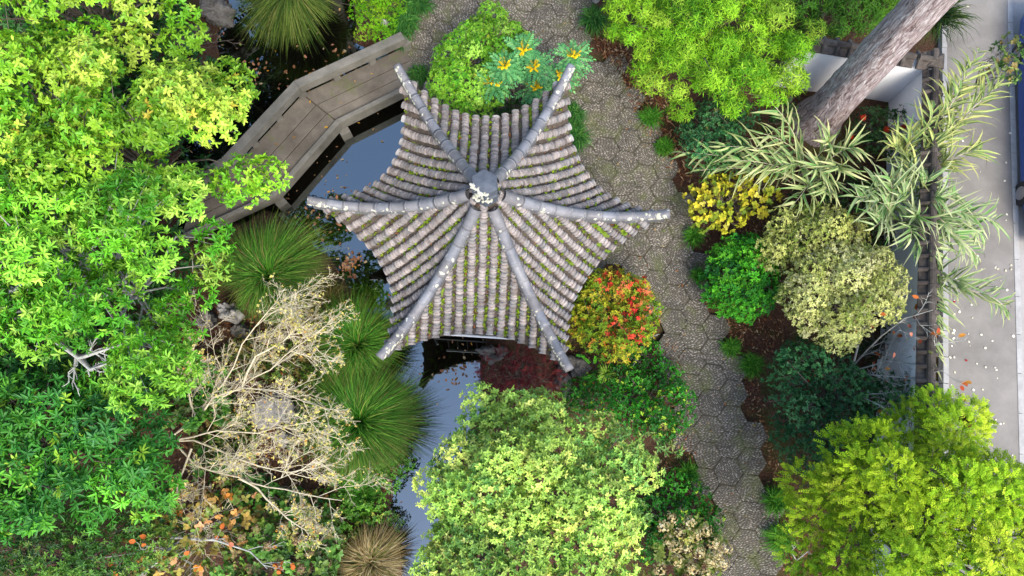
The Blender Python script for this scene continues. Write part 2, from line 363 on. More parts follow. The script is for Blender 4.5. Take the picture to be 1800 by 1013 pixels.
# ------------------------------------------------------------------ leaves
LEAF_OVAL = (np.array([(0, 0, 0), (.28, .42, .07), (.28, -.42, .07), (.68, .44, .05), (.68, -.44, .05), (1, 0, -.10), (.5, 0, -.02)]),
             np.array([(0, 6, 1), (0, 2, 6), (1, 6, 3), (2, 4, 6), (3, 6, 5), (4, 5, 6)]))
LEAF_LANCE = (np.array([(0, 0, 0), (.4, .5, .05), (.4, -.5, .05), (1, 0, -.12)]), np.array([(0, 2, 1), (1, 2, 3)]))
LEAF_ROUND = (np.array([(0, 0, 0), (.2, .42, .04), (.2, -.42, .04), (.62, .5, .06), (.62, -.5, .06), (.93, .2, 0), (.93, -.2, 0)]),
              np.array([(0, 2, 1), (1, 2, 4), (1, 4, 3), (3, 4, 6), (3, 6, 5)]))
LEAF_SMALL = (np.array([(0, 0, 0), (.5, .5, .08), (.5, -.5, .08), (1, 0, 0)]), np.array([(0, 2, 1), (1, 2, 3)]))
def norm(a): return a / np.maximum(np.linalg.norm(a, axis=-1, keepdims=True), 1e-9)
def leaves(pos, d, nrm, ln, wd, col, tpl):
    """place one leaf template at every pos; returns V, F, C"""
    T, Fa = tpl; N = len(pos); d = norm(d); side = norm(np.cross(nrm, d)); nn = np.cross(d, side)
    V = pos[:, None] + d[:, None] * (T[None, :, 0:1] * ln[:, None, None]) + side[:, None] * (T[None, :, 1:2] * wd[:, None, None]) + nn[:, None] * (T[None, :, 2:3] * ln[:, None, None])
    F = Fa[None] + (np.arange(N) * len(T))[:, None, None]
    return V.reshape(-1, 3), F.reshape(-1, 3), np.repeat(col, len(T), axis=0)
def whorls(rg, P, A, k, ln, wd, elev, cols, tpl, jit=0.3):
    """k leaves round every shoot tip P with axis A; cols (n,3) colour per shoot"""
    n = len(P); A = norm(A)
    ref = norm(np.cross(A, rg.normal(size=(n, 3)))); ref2 = np.cross(A, ref)
    az = (np.arange(k)[None] / k * 2 * np.pi) + rg.normal(0, jit, (n, k))
    el = rg.normal(elev, 0.25, (n, k))
    rad = ref[:, None] * np.cos(az)[..., None] + ref2[:, None] * np.sin(az)[..., None]
    d = rad * np.cos(el)[..., None] + A[:, None] * np.sin(el)[..., None]
    nn = A[:, None] * np.cos(el)[..., None] - rad * np.sin(el)[..., None] + rg.normal(0, .22, (n, k, 3))
    pos = np.repeat(P[:, None], k, 1) + rg.normal(0, .02, (n, k, 3)) * ln * 3
    L = ln * rg.uniform(.7, 1.2, (n, k)); W = wd * rg.uniform(.8, 1.2, (n, k))
    c = np.repeat(cols[:, None], k, 1) * rg.uniform(.78, 1.2, (n, k, 1))
    return leaves(pos.reshape(-1, 3), d.reshape(-1, 3), nn.reshape(-1, 3), L.ravel(), W.ravel(), c.reshape(-1, 3), tpl)
def sprays(rg, P, A, pairs, axlen, ln, wd, cols, tpl, droop=0.25):
    """feathery sprays: an axis with pairs of leaflets either side"""
    n = len(P); A = norm(A); up = np.array([0, 0, 1.0]); side = norm(np.cross(A, up + rg.normal(0, .35, (n, 3)))); nn = np.cross(side, A)
    out = []
    L = axlen * rg.uniform(.6, 1.2, n)
    for i in range(pairs):
        t = (i + .6) / pairs
        base = P + A * (L * t)[:, None] - np.array([0, 0, 1.0]) * (L * droop * t * t)[:, None]
        for s in (-1, 1):
            d = side * s + A * (0.75 + .5 * t) + rg.normal(0, .12, (n, 3)) - up * .15
            l_ = ln * (1 - .45 * abs(t - .35)) * rg.uniform(.8, 1.2, n)
            out.append(leaves(base, d, nn + rg.normal(0, .15, (n, 3)), l_, np.full(n, wd), cols * rg.uniform(.82, 1.18, (n, 1)), tpl))
    return join(out)
def join(parts):
    V, F, C, b = [], [], [], 0
    for v, f, c in parts:
        V.append(v); F.append(f + b); C.append(c); b += len(v)
    return np.concatenate(V), np.concatenate(F), np.concatenate(C)
def palette(rg, n, cols, k=0.62):
    """cols: list of ((r,g,b) sRGB of the leaf as seen, weight)"""
    A = np.array([srgb(c, k) for c, w in cols]); w = np.array([w for c, w in cols], float); w /= w.sum()
    return A[rg.choice(len(cols), n, p=w)]
def lobes(rg, poly, zlow, zhigh, r, dome, spread=0.75, tries=4000, lump=.3):
    lo, hi = poly.min(0), poly.max(0); C = []
    P = rg.uniform(lo, hi, (tries, 2)); P = P[in_poly(P, poly)]; D = edge_dist(P, poly)
    keep = D > r * rg.uniform(.35, .9, len(D)); P, D = P[keep], D[keep]
    for p, d in zip(P, D):
        if all((p[0] - c[0]) ** 2 + (p[1] - c[1]) ** 2 > (r * spread) ** 2 for c in C):
            x = min(d / dome, 1.0); z = zlow + (zhigh - zlow) * math.sqrt(1 - (1 - x) ** 2) + rg.normal(0, r * lump)
            C.append((p[0], p[1], z - r * .5, r * rg.uniform(.62, 1.25)))
    return np.array(C)
def shell(rg, L, dens, flat=0.75, minz=-0.25, inner=0.2):
    """shoot tips on the lobes' surfaces that are not buried in a neighbour"""
    P, Nn, I = [], [], []
    for i, (x, y, z, r) in enumerate(L):
        m = max(int(dens * r * r), 6)
        n = norm(rg.normal(size=(m * 2, 3))); n = n[n[:, 2] > minz][:m]
        rad = r * np.where(rg.random(len(n)) < inner, rg.uniform(.45, .85, len(n)), rg.uniform(.85, 1.08, len(n)))
        p = np.array([x, y, z]) + n * rad[:, None] * np.array([1, 1, flat])
        P.append(p); Nn.append(n); I.append(np.full(len(n), i))
    P, Nn, I = np.concatenate(P), np.concatenate(Nn), np.concatenate(I)
    keep = np.ones(len(P), bool)
    for i, (x, y, z, r) in enumerate(L):
        q = (P - np.array([x, y, z])) / np.array([1, 1, flat]); keep &= ~((np.linalg.norm(q, axis=1) < r * .62) & (I != i))
    return P[keep], Nn[keep], I[keep]
def branch_tubes(rg, base, L, mat_r=0.05, n=5, wig=0.12):
    mb = MB(); base = Vector(base)
    for (x, y, z, r) in L:
        e = Vector((x, y, z + r * .2)); a = base.lerp(e, .35) + Vector(rg.normal(0, wig, 3)); a.z = base.z + (e.z - base.z) * .5
        b = base.lerp(e, .7) + Vector(rg.normal(0, wig, 3)); b.z = base.z + (e.z - base.z) * .85
        mb.tube([base, a, b, e], [mat_r, mat_r * .7, mat_r * .45, mat_r * .2], n, cap=False)
        for q in range(3):
            t = e + Vector(rg.normal(0, r * .55, 3)); t.z = max(t.z, base.z + .2)
            mb.tube([b.lerp(e, .5), (b + t) / 2 + Vector((0, 0, .05)), t], [mat_r * .3, mat_r * .22, mat_r * .1], 4, cap=False)
    return mb
def plant(name, label, cat, px, zlow, zhigh, r, dens, k, ln, wd, cols, seed, tpl=LEAF_OVAL, elev=0.35, mat=None, dome=None, zp=None, flat=.75, group=None,
          trunk=0.06, bark=None, lobe_var=0.18, style='whorl', pairs=6, axlen=.3, colk=0.74, up=0.45, spread=.85, inner=.2, z0=0.0, limbs=True, lump=.5, root=1.0):
    rg = np.random.default_rng(seed); mat = mat or M_LEAF; bark = bark or M_BARK
    poly = UP(px, zp if zp is not None else zlow + .55 * (zhigh - zlow))
    L = lobes(rg, poly, zlow, zhigh, r, dome or r * 2.2, spread, lump=lump)
    if len(L) == 0: L = np.array([(*poly.mean(0), zhigh - r * .5, r)])
    P, Nn, I = shell(rg, L, dens * (1.25 if r > .34 else 1.7), flat, inner=inner + .08)
    A = Nn + np.array([0, 0, up]) + rg.normal(0, .25, Nn.shape)
    lt = rg.normal(1, lobe_var, len(L)).clip(.6, 1.5)
    c = palette(rg, len(P), cols, colk); lc = palette(rg, len(L), cols[:4], colk); pick = rg.random(len(P))[:, None]
    c = np.where(pick < .5, lc[I], c) * lt[I][:, None]; c = c * (1 - .25) + .25 * lc[I] * lt[I][:, None]
    if style == 'whorl': V, F, Cc = whorls(rg, P, A, k, ln, wd, elev, c, tpl)
    else:
        A2 = Nn * np.array([1, 1, .35]) + np.array([0, 0, .1]) + rg.normal(0, .35, Nn.shape)
        V, F, Cc = sprays(rg, P, A2, pairs, axlen, ln, wd, c, tpl)
    cx, cy = L[:, 0].mean(), L[:, 1].mean(); fx, fy = cx, cy
    cx, cy = cx * root, cy * root
    t = empty(name, (cx, cy, z0), label, cat, group)
    o = link('crown', mesh_np('crown', V, F, mat, Cc.clip(0, 1)), t); o['kind'] = 'stuff'
    if limbs:
        fork = Vector((fx * .7 + cx * .3, fy * .7 + cy * .3, z0 + max((zlow - z0) * (.45 if root == 1.0 else .6), .08)))
        MB().tube([(cx, cy, z0 - .12), (cx * .55 + fork.x * .45 + .03, cy * .55 + fork.y * .45, z0 + (fork.z - z0) * .5), fork], [trunk * 1.4, trunk * 1.1, trunk], 9).build('trunk', bark, t, smooth=True)
        branch_tubes(rg, fork, L, min(trunk * .7, r * .075)).build('branches', bark, t, smooth=True)['kind'] = 'stuff'
    return t, L, rg

# ================================================================== PAVILION
TIPS_PX = [(700, 120), (1003, 120), (1173, 377), (999, 648), (670, 626), (545, 354)]       # clockwise from upper left
PC = U(853, 334, 3.95); PCX, PCY = PC.x, PC.y
ZA, ZT, ZE, SMID = 3.92, 2.74, 1.92, 2.47
TIPS = [U(x, y, ZT + .05) for x, y in TIPS_PX]
def hip_z(u): return ZA - 4.0 * (ZA - ZT) / 1.2 * u + 2.8 * (ZA - ZT) / 1.2 * u * u if u <= 1 else ZT + (u - 1)
def hip_pt(i, u):
    t = TIPS[i]; return Vector((PCX + (t.x - PCX) * u, PCY + (t.y - PCY) * u, hip_z(u)))
class Face:
    def __init__(s, i):
        s.i, s.j = i, (i + 1) % 6
        a = Vector((TIPS[s.i].x - PCX, TIPS[s.i].y - PCY)); b = Vector((TIPS[s.j].x - PCX, TIPS[s.j].y - PCY))
        s.e = (b - a).normalized(); s.n = Vector((-s.e.y, s.e.x))
        if s.n.dot(a) < 0: s.n = -s.n
        s.ti, s.si, s.tj, s.sj = a.dot(s.e), a.dot(s.n), b.dot(s.e), b.dot(s.n)
        s.S = (s.si + s.sj) / 2; s.smid = SMID * s.S / 3.18
    def zc(s, q): x = q / s.smid; return ZA - (ZA - ZE) * (1 - max(1 - x, 0) ** 1.5) if x <= 1 else ZE - (x - 1) * .1
    def z(s, q, t):
        if q < 1e-4: return ZA
        tl, tr = s.ti * q / s.si, s.tj * q / s.sj; m, h = (tl + tr) / 2, (tr - tl) / 2
        x = max(-1.0, min(1.0, (t - m) / h)); u = q / (s.si if x < 0 else s.sj)
        return s.zc(q) + (hip_z(u) - s.zc(q)) * abs(x) ** 2.3
    def eave(s, t):
        m, h = (s.ti + s.tj) / 2, (s.tj - s.ti) / 2; x = (t - m) / h
        S = s.si + (s.sj - s.si) * (t - s.ti) / (s.tj - s.ti)
        return s.smid + (S - s.smid) * abs(x) ** 2.0
    def top(s, t):
        return max(t * s.si / s.ti if t < 0 else t * s.sj / s.tj, 0.0)
    def pt(s, q, t, dz=0.0):
        v = s.e * t + s.n * q; return Vector((PCX + v.x, PCY + v.y, s.z(q, t) + dz))
pav = empty('pavilion', (PCX, PCY, -0.5), 'hexagonal garden pavilion with upswept grey tiled roof standing half over the pond', 'pavilion')
faces = [Face(i) for i in range(6)]
rt = random.Random(11)
# tile: tapered half barrel lying along +Y (down slope), wide lip at the lower end
def tile_mesh(seed, capped=False):
    rg = random.Random(seed); n = 7; V = []; F = []; L = 0.112
    g = rg.uniform(.62, 1.3); w = rg.uniform(-.05, .07); c0 = (g * (1 + w), g, g * (1 - w * .6))
    j = rg.uniform(-.012, .012); st = [(0.0, .070, -.004), (.072 + j, .073, 0.0), (.076 + j, .084, .007), (L, .086 + rg.uniform(-.003, .004), .007), (L + .002, .07, -.01)]
    for y, r, dz in st:
        for k in range(n):
            a = math.pi * k / (n - 1); V.append((r * math.cos(a), y, r * .82 * math.sin(a) + dz + (rg.uniform(-.003, .003) if 0 < k < n - 1 else 0)))
    for i in range(len(st) - 1):
        for k in range(n - 1): F.append((i * n + k, i * n + k + 1, (i + 1) * n + k + 1, (i + 1) * n + k))
    if capped: F.append(tuple(range((len(st) - 1) * n, len(st) * n)))
    mb = MB(); mb.add(V, F, c0); return mb
TILES = [tile_mesh(i) for i in range(14)]; CAPS = [tile_mesh(50 + i, True) for i in range(4)]
TILE_ME = [t.mesh('roof_tile', M_TILE, smooth=False) for t in TILES]; CAP_ME = [t.mesh('roof_tile', M_TILE) for t in CAPS]
rest = MB(); n_tile = 0; spots_moss = []
ROW = 0.222; STEP = 0.082
cand = []
for fi, fc in enumerate(faces):
    half = (fc.tj - fc.ti) / 2; mid = (fc.ti + fc.tj) / 2
    nrow = int((half * 2 - .2) / ROW)
    for k in range(nrow):
        t = mid + (k - (nrow - 1) / 2) * ROW
        q0, q1 = fc.top(t) + 0.02, fc.eave(t)
        if q1 - q0 < .08: continue
        # pan strip between rows: mossy litter
        pts = []; q = q1
        while q > q0:
            a = fc.pt(q, t); b = fc.pt(q - .05, t); sl = (a - b).length / .05
            cand.append((fi, k, q, t, q == q1)); 
            if rt.random() < .8: spots_moss.append((fi, q, t + ROW / 2))
            q -= STEP / sl
def tile_matrix(fc, q, t):
    a = fc.pt(q, t); b = fc.pt(q - .06, t); y = (a - b).normalized(); x = fc.e.to_3d(); 
    c1, c2 = fc.pt(q, t - .05), fc.pt(q, t + .05); x = (c2 - c1).normalized()
    z = x.cross(y)
    if z.z < 0: x = -x; z = x.cross(y)
    x = y.cross(z); z.normalize(); x.normalize()
    M = Matrix((x, y, z)).transposed().to_4x4(); M.translation = a - y * .11 + z * .012
    return M
# the 300 tiles that show largest: the south face first (index 3), then the faces beside it
order = sorted(range(len(cand)), key=lambda i: ({3: 0, 2: 1, 4: 1, 1: 2, 5: 2, 0: 3}[cand[i][0]], abs(cand[i][3])))
single = set(order[:300])
ids = {}
for i, (fi, k, q, t, last) in enumerate(cand):
    M = tile_matrix(faces[fi], q, t) @ Matrix.Rotation(rt.uniform(-.07, .07), 4, 'Z') @ Matrix.Rotation(rt.uniform(-.06, .06), 4, 'X') @ Matrix.Translation((rt.uniform(-.006, .006), rt.uniform(-.008, .008), rt.uniform(-.006, .006)))
    if i in single:
        o = link('roof_tile', rt.choice(CAP_ME if last else TILE_ME), pav, False)
        o.matrix_parent_inverse = Matrix.Translation((-PCX, -PCY, 0.5)); o.matrix_basis = M
    else:
        s_ = rt.choice(CAPS if last else TILES); rest.add([M @ Vector(v) for v in s_.v], s_.f, s_.c[0])
o = rest.build('roof_tiles', M_TILE, pav); o['kind'] = 'stuff'
# pan surface and soffit of each face
for fi, fc in enumerate(faces):
    mb = MB(); NT, NQ = 28, 18; V = []; F = []
    for a in range(NT + 1):
        t = fc.ti + (fc.tj - fc.ti) * a / NT
        for b in range(NQ + 1):
            q0 = fc.top(t); q1 = fc.eave(t) - .02; q = q0 + (max(q1, q0) - q0) * b / NQ
            p = fc.pt(q, t); V.append(p)
    n0 = len(V); V += [p - Vector((0, 0, .11)) for p in V]
    ix = lambda a, b: a * (NQ + 1) + b
    for a in range(NT):
        for b in range(NQ):
            F.append((ix(a, b), ix(a + 1, b), ix(a + 1, b + 1), ix(a, b + 1))); F.append(tuple(n0 + w for w in (ix(a, b), ix(a, b + 1), ix(a + 1, b + 1), ix(a + 1, b))))
        F.append((ix(a, NQ), ix(a + 1, NQ), n0 + ix(a + 1, NQ), n0 + ix(a, NQ)))
    mb.add(V, F).build('roof_pan', M_PAN, pav)
# moss and litter in the channels between the rows
rgm = np.random.default_rng(5); Pm, Am, Cm = [], [], []
for fi, q, t in spots_moss:
    fc = faces[fi]
    if t > fc.tj - .3 or q < fc.top(t) + .1 or q > fc.eave(t) - .05: continue
    w = {3: .82, 2: .5, 4: .45, 0: .36, 1: .28, 5: .26}[fi]
    x = value_noise(np.array([[t * 3 + fi * 7, q * 1.2]]), .5, 9)[0]
    if x * rgm.random() * 2 < 1 - w: continue
    p = fc.pt(q + rgm.uniform(-.03, .03), t + rgm.uniform(-.012, .012), .045)
    for z in range(rgm.integers(3, 9)):
        Pm.append(p + Vector((rgm.normal(0, .014), rgm.normal(0, .02), 0))); Cm.append(srgb([(150, 186, 36), (112, 150, 26), (178, 200, 54), (120, 92, 40), (84, 62, 36)][rgm.choice(5, p=[.36, .26, .16, .12, .10])], .62))
Pm = np.array([tuple(p) for p in Pm]); Cm = np.array(Cm)
V, F, Cc = whorls(rgm, Pm, np.tile([0, 0, 1.0], (len(Pm), 1)) + rgm.normal(0, .3, (len(Pm), 3)), 4, .036, .020, .5, Cm, LEAF_SMALL)
link('moss', mesh_np('moss', V, F, M_SOFT, Cc), pav)['kind'] = 'stuff'
# litter: brown and orange leaves caught on the roof
Pl, Cl = [], []
for i in rgm.choice(len(cand), 170):
    fi, k, q, t, last = cand[i]; p = faces[fi].pt(q, t + ROW / 2 if t + ROW / 2 < faces[fi].tj - .3 else t, .03); Pl.append(tuple(p)); Cl.append(srgb([(150, 84, 36), (196, 110, 40), (122, 84, 52), (170, 128, 80)][rgm.integers(4)], .55))
Pl = np.array(Pl); V, F, Cc = leaves(Pl, rgm.normal(size=Pl.shape) * [1, 1, .2], np.tile([0, 0, 1.], (len(Pl), 1)) + rgm.normal(0, .3, Pl.shape), rgm.uniform(.04, .085, len(Pl)), rgm.uniform(.02, .035, len(Pl)), np.array(Cl), LEAF_OVAL)
link('leaf_litter', mesh_np('leaf_litter', V, F, M_SOFT, Cc), pav)['kind'] = 'stuff'
# hip ridges
LICH = []
for i in range(6):
    base = MB(); N = 22; V = []; F = []
    t2 = Vector((TIPS[i].x - PCX, TIPS[i].y - PCY)).normalized(); sd = Vector((-t2.y, t2.x, 0))
    for k in range(N + 1):
        u = .09 + (.985 - .09) * k / N; p = hip_pt(i, u); hw = .088 - .018 * k / N
        for sx, dz in ((-hw * 1.5, -.06), (-hw, .09), (hw, .09), (hw * 1.5, -.06)): V.append(p + sd * sx + Vector((0, 0, dz)))
    for k in range(N):
        for m_ in range(3): F.append((k * 4 + m_, k * 4 + m_ + 1, k * 4 + 5 + m_, k * 4 + 4 + m_))
        F.append((k * 4 + 3, k * 4, k * 4 + 4, k * 4 + 7))
    F += [(0, 1, 2, 3), (N * 4 + 3, N * 4 + 2, N * 4 + 1, N * 4)]
    base.add(V, F, (.62, .62, .60)).build('ridge_bed', M_RIDGE, pav)
    NS = 10; U0 = .085
    for k in range(NS):
        ua = U0 + (1.0 - U0) * k / NS; ub = U0 + (1.0 - U0) * (k + 1) / NS + .012
        mb = MB(); V = []; F = []; nn = 9; m3 = 4
        g = rt.uniform(.82, 1.12); warm = rt.uniform(-.04, .05)
        for a in range(m3 + 1):
            u = ua + (ub - ua) * a / m3; p = hip_pt(i, u); d = (hip_pt(i, min(u + .01, 1.1)) - hip_pt(i, u - .01)).normalized(); nz = d.cross(sd).normalized()
            if nz.z < 0: nz = -nz
            r = (.121 - .028 * u) * (.988 + .012 * a / m3); oz = .075 + .06 * max(u - .85, 0)
            for q in range(nn):
                an = math.pi * (-.12 + 1.24 * q / (nn - 1)); V.append(p + Vector((0, 0, oz)) + sd * (r * math.cos(an)) + nz * (r * math.sin(an)))
        for a in range(m3):
            for q in range(nn - 1): F.append((a * nn + q, a * nn + q + 1, (a + 1) * nn + q + 1, (a + 1) * nn + q))
        F.append(tuple(range(m3 * nn, (m3 + 1) * nn)))
        mb.add(V, F, (g * (1 + warm), g, g * (1 - warm))).build('ridge_tile', M_RIDGE, pav, smooth=True)
        # thin mortar joint ring
        p = hip_pt(i, ub - .014); d = (hip_pt(i, ub) - hip_pt(i, ub - .02)).normalized(); nz = d.cross(sd).normalized(); nz = nz if nz.z > 0 else -nz
        r = (.121 - .028 * ub) + .001; oz = .075 + .06 * max(ub - .85, 0)
        if k < NS - 1:
            ring = [p + Vector((0, 0, oz)) + sd * (r * math.cos(math.pi * q / 10)) + nz * (r * math.sin(math.pi * q / 10)) for q in range(11)]
            MB().tube(ring, .006, 5, (1.5, 1.45, 1.4)).build('joint_ring', M_RIDGE, pav, smooth=True)
    # lichen crust along the weather side and round the tip
    for k in range(60):
        u = rt.uniform(.12, 1.0) if rt.random() < .5 else 1 - abs(rt.gauss(0, .10))
        LICH.append((i, max(.1, min(u, .998))))
def blob(p, nz, r, seed):
    rg = random.Random(seed); a = nz.orthogonal().normalized(); b = nz.cross(a); n = 9; V = [p + nz * .008]; F = []
    ph = [rg.uniform(.55, 1.25) for _ in range(n)]
    for k in range(n): V.append(p + (a * math.cos(6.283 * k / n) + b * math.sin(6.283 * k / n)) * r * ph[k] - nz * .004)
    F = [(0, 1 + k, 1 + (k + 1) % n) for k in range(n)]
    return V, F
lm = MB()
for s_, (i, u) in enumerate(LICH):
    sd = Vector((-(TIPS[i].y - PCY), TIPS[i].x - PCX, 0)).normalized()
    south = sd if sd.y < 0 else -sd
    if i in (0,): south = sd if sd.x < 0 else -sd
    p = hip_pt(i, u); d = (hip_pt(i, min(u + .01, 1.1)) - hip_pt(i, u - .01)).normalized(); nz = d.cross(sd).normalized(); nz = nz if nz.z > 0 else -nz
    an = rt.choice([rt.uniform(0.0, .55), rt.uniform(0.0, .9), rt.uniform(-.1, 1.6)]); r = (.121 - .028 * u) + .002; oz = .075 + .06 * max(u - .85, 0)
    nrm = (south * math.cos(an) + nz * math.sin(an)).normalized()
    V, F = blob(p + Vector((0, 0, oz)) + nrm * r, nrm, rt.choice([.008, .012, .018, .03, .04]), s_); lm.add(V, F)
for s_ in range(150):       # loose lichen spots over the tiles
    fi, k, q, t, last = cand[rt.randrange(len(cand))]; M = tile_matrix(faces[fi], q, t); V, F = blob(M @ Vector((rt.uniform(-.03, .03), .05, .066)), M.to_3x3() @ Vector((0, 0, 1)), rt.choice([.008, .012, .02]), 900 + s_); lm.add(V, F)
# finial: hexagonal base, collar, cap
rotf = math.atan2(TIPS[2].y - PCY, TIPS[2].x - PCX) + R(2)
def hexring(r, z, off=R(30)): return [(PCX + r * math.cos(rotf + off + R(60 * k)), PCY + r * math.sin(rotf + off + R(60 * k)), z) for k in range(6)]
mb = MB(); rings = [hexring(.27, 3.72), hexring(.26, 3.97), hexring(.21, 4.0), hexring(.21, 4.06), hexring(.262, 4.08), hexring(.262, 4.33), hexring(.252, 4.34)]
V = [p for r_ in rings for p in r_] + [(PCX, PCY, 4.375)]; F = []
for a in range(len(rings) - 1):
    for k in range(6): F.append((a * 6 + k, a * 6 + (k + 1) % 6, a * 6 + 6 + (k + 1) % 6, a * 6 + 6 + k))
b0 = (len(rings) - 1) * 6
for k in range(6): F.append((b0 + k, b0 + (k + 1) % 6, len(V) - 1))
fin = mb.add(V, F).build('finial', M_FINIAL, pav)
for s_ in range(95):       # crust of lichen on the finial's south-west side
    a = R(rt.uniform(188, 285)); rr = .248 - abs(rt.gauss(0, .03)) * (1.3 if a < R(240) else .7)
    if s_ % 2: nv = Vector((math.cos(a), math.sin(a), .35)).normalized(); z = rt.uniform(4.09, 4.32); rr = .241
    else: nv = Vector((0, 0, 1)); z = 4.343 + max(.25 - rr, 0) * .14
    V, F = blob(Vector((PCX + rr * math.cos(a), PCY + rr * math.sin(a), z)), nv, rt.choice([.014, .022, .034]), 2000 + s_); lm.add(V, F)
    if s_ % 3 == 0:
        rr = rt.uniform(.23, .27); V, F = blob(Vector((PCX + rr * math.cos(a + .3), PCY + rr * math.sin(a + .3), 4.0)), Vector((0, 0, 1)), rt.choice([.015, .03]), 2500 + s_); lm.add(V, F)
lm.build('lichen', M_LICHEN, pav)['kind'] = 'stuff'
# structure below the roof
PL_Z = 0.06
def ringpt(i, u, z): t = TIPS[i]; return Vector((PCX + (t.x - PCX) * u, PCY + (t.y - PCY) * u, z))
MB().prism([ringpt(i, .70, 0)[:2] for i in range(6)], -.18, PL_Z).build('floor_slab', M_CONC, pav, bevel=.01)
for i in range(6):
    c = ringpt(i, .56, 0)
    MB().tube([(c.x, c.y, PL_Z), (c.x, c.y, 2.35)], .10, 14).build('column', M_WOOD, pav, smooth=True)
    MB().tube([(c.x, c.y, PL_Z - 1.3), (c.x, c.y, -.16)], .16, 10).build('pier', M_CONC, pav, smooth=True)
    a, b = ringpt(i, .56, 2.0), ringpt((i + 1) % 6, .56, 2.0)
    MB().tube([a, b], .085, 4).build('beam', M_WOOD, pav)
    a, b = ringpt(i, .60, .48), ringpt((i + 1) % 6, .60, .48); d = (b - a).normalized(); s_ = Vector((-d.y, d.x, 0))
    if i != 1:
        MB().add([a + s_ * .18, b + s_ * .18, b - s_ * .18, a - s_ * .18] + [x - Vector((0, 0, .06)) for x in (a + s_ * .18, b + s_ * .18, b - s_ * .18, a - s_ * .18)], [(0, 1, 2, 3), (7, 6, 5, 4), (0, 4, 5, 1), (1, 5, 6, 2), (2, 6, 7, 3), (3, 7, 4, 0)]).build('bench_seat', M_WOOD, pav)
        k = .742 if i == 3 else .70
        a, b = ringpt(i, k, .92), ringpt((i + 1) % 6, k, .92)
        if i == 3: a, b = a.lerp(b, .12), a.lerp(b, .88)
        MB().tube([a, b], .028, 8).build('handrail', M_RAILP, pav, smooth=True)
        for q in range(9):
            p = a.lerp(b, .04 + q * .115); f_ = ringpt(i, .62, .48).lerp(ringpt((i + 1) % 6, .62, .48), .04 + q * .115)
            MB().tube([f_, p], .016, 5).build('baluster', M_WOOD, pav)

# ================================================================== BRIDGE
DZ = .12; RZ = .62
far_px = [(708, 62), (521, 148), (457, 215), (394, 284), (330, 318)]
near_px = [(738, 146), (598, 216), (484, 345), (385, 396), (310, 425)]
farW = [U(x, y, RZ) for x, y in far_px]; nearW = [U(x, y, DZ + .12) for x, y in near_px]
# three bays, joints where the deck bends
far3 = [farW[0], farW[1], farW[3], farW[4]]; near3 = [nearW[0], nearW[1], nearW[2], nearW[4]]
br = empty('footbridge', (nearW[1].x, nearW[1].y, WATER_Z), 'zigzag concrete footbridge with plank-jointed deck and low rail across the pond', 'bridge')
for b in range(3):
    A0, A1, B0, B1 = far3[b].to_2d(), far3[b + 1].to_2d(), near3[b].to_2d(), near3[b + 1].to_2d()
    cut = [0.0, .36, .63, .90]
    for k in range(3):
        f0, f1 = cut[k] + .008, cut[k + 1] - .008
        e = .006
        q = [A0.lerp(B0, f0).lerp(A1.lerp(B1, f0), e), A0.lerp(B0, f0).lerp(A1.lerp(B1, f0), 1 - e), A0.lerp(B0, f1).lerp(A1.lerp(B1, f1), 1 - e), A0.lerp(B0, f1).lerp(A1.lerp(B1, f1), e)]
        MB().prism(q, DZ - .16, DZ + .004 * k).build('deck_plank', M_CONC, br, bevel=.01)
    # kerb beam along the near side
    q = [A0.lerp(B0, .90), A1.lerp(B1, .90), B1, B0]
    MB().prism(q, DZ - .22, DZ + .13).build('kerb_beam', M_CONCR, br, bevel=.015)
# moss lines in the deck joints
mb = MB()
for j in (1, 2):
    a, c = far3[j], near3[j]; d = (c - a); d.z = 0; s_ = Vector((-d.y, d.x, 0)).normalized() * .022
    V = [Vector((p.x, p.y, DZ - .03)) for p in (a + s_, a + s_ + d * .9, a - s_ + d * .9, a - s_)]; mb.add(V, [(0, 1, 2, 3)])
mb.build('joint_moss', M_PAN, br)['kind'] = 'stuff'
def offs(P, w):
    out = []
    for i, p in enumerate(P):
        d = (P[min(i + 1, len(P) - 1)] - P[max(i - 1, 0)]); d.z = 0; d.normalize(); out.append(Vector((-d.y, d.x, 0)) * w)
    return out
fr = [farW[0], farW[1], farW[3], farW[4]]; O = offs(fr, .115)
for b in range(3):
    a0, a1, b1, b0 = fr[b] + O[b], fr[b + 1] + O[b + 1], fr[b + 1] - O[b + 1], fr[b] - O[b]
    MB().prism([p.to_2d() for p in (a0, a1, b1, b0)], RZ - .27, RZ).build('rail', M_CONCR, br, bevel=.015)
for k, p in enumerate(fr):
    MB().box(-.11, .11, -.11, .11, DZ - .9, RZ - .272, Matrix.Translation((p.x, p.y, 0)) @ Matrix.Rotation(.6, 4, 'Z')).build('rail_post', M_CONCR, br, bevel=.01)
for b in range(3):
    for t in (.33, .67):
        p = fr[b].lerp(fr[b + 1], t); MB().box(-.09, .09, -.09, .09, DZ - .1, RZ - .272, Matrix.Translation((p.x, p.y, 0)) @ Matrix.Rotation(.6, 4, 'Z')).build('rail_post', M_CONCR, br, bevel=.01)
for j, rz in ((1, .55), (2, .75)):
    for f_ in (.12, .985):
        p = far3[j].lerp(near3[j], f_)
        MB().box(-.13, .13, -.17, .17, -1.2, DZ - .223, Matrix.Translation((p.x, p.y, 0)) @ Matrix.Rotation(rz, 4, 'Z')).build('pier', M_CONCR, br, bevel=.02)
    p, q = far3[j].lerp(near3[j], 0.06), far3[j].lerp(near3[j], 1.06); d = (q - p).to_2d().normalized(); s_ = Vector((-d.y, d.x)) * .1
    MB().prism([p.to_2d() + s_, q.to_2d() + s_, q.to_2d() - s_, p.to_2d() - s_], DZ - .42, DZ - .226).build('cross_beam', M_CONCR, br, bevel=.015)

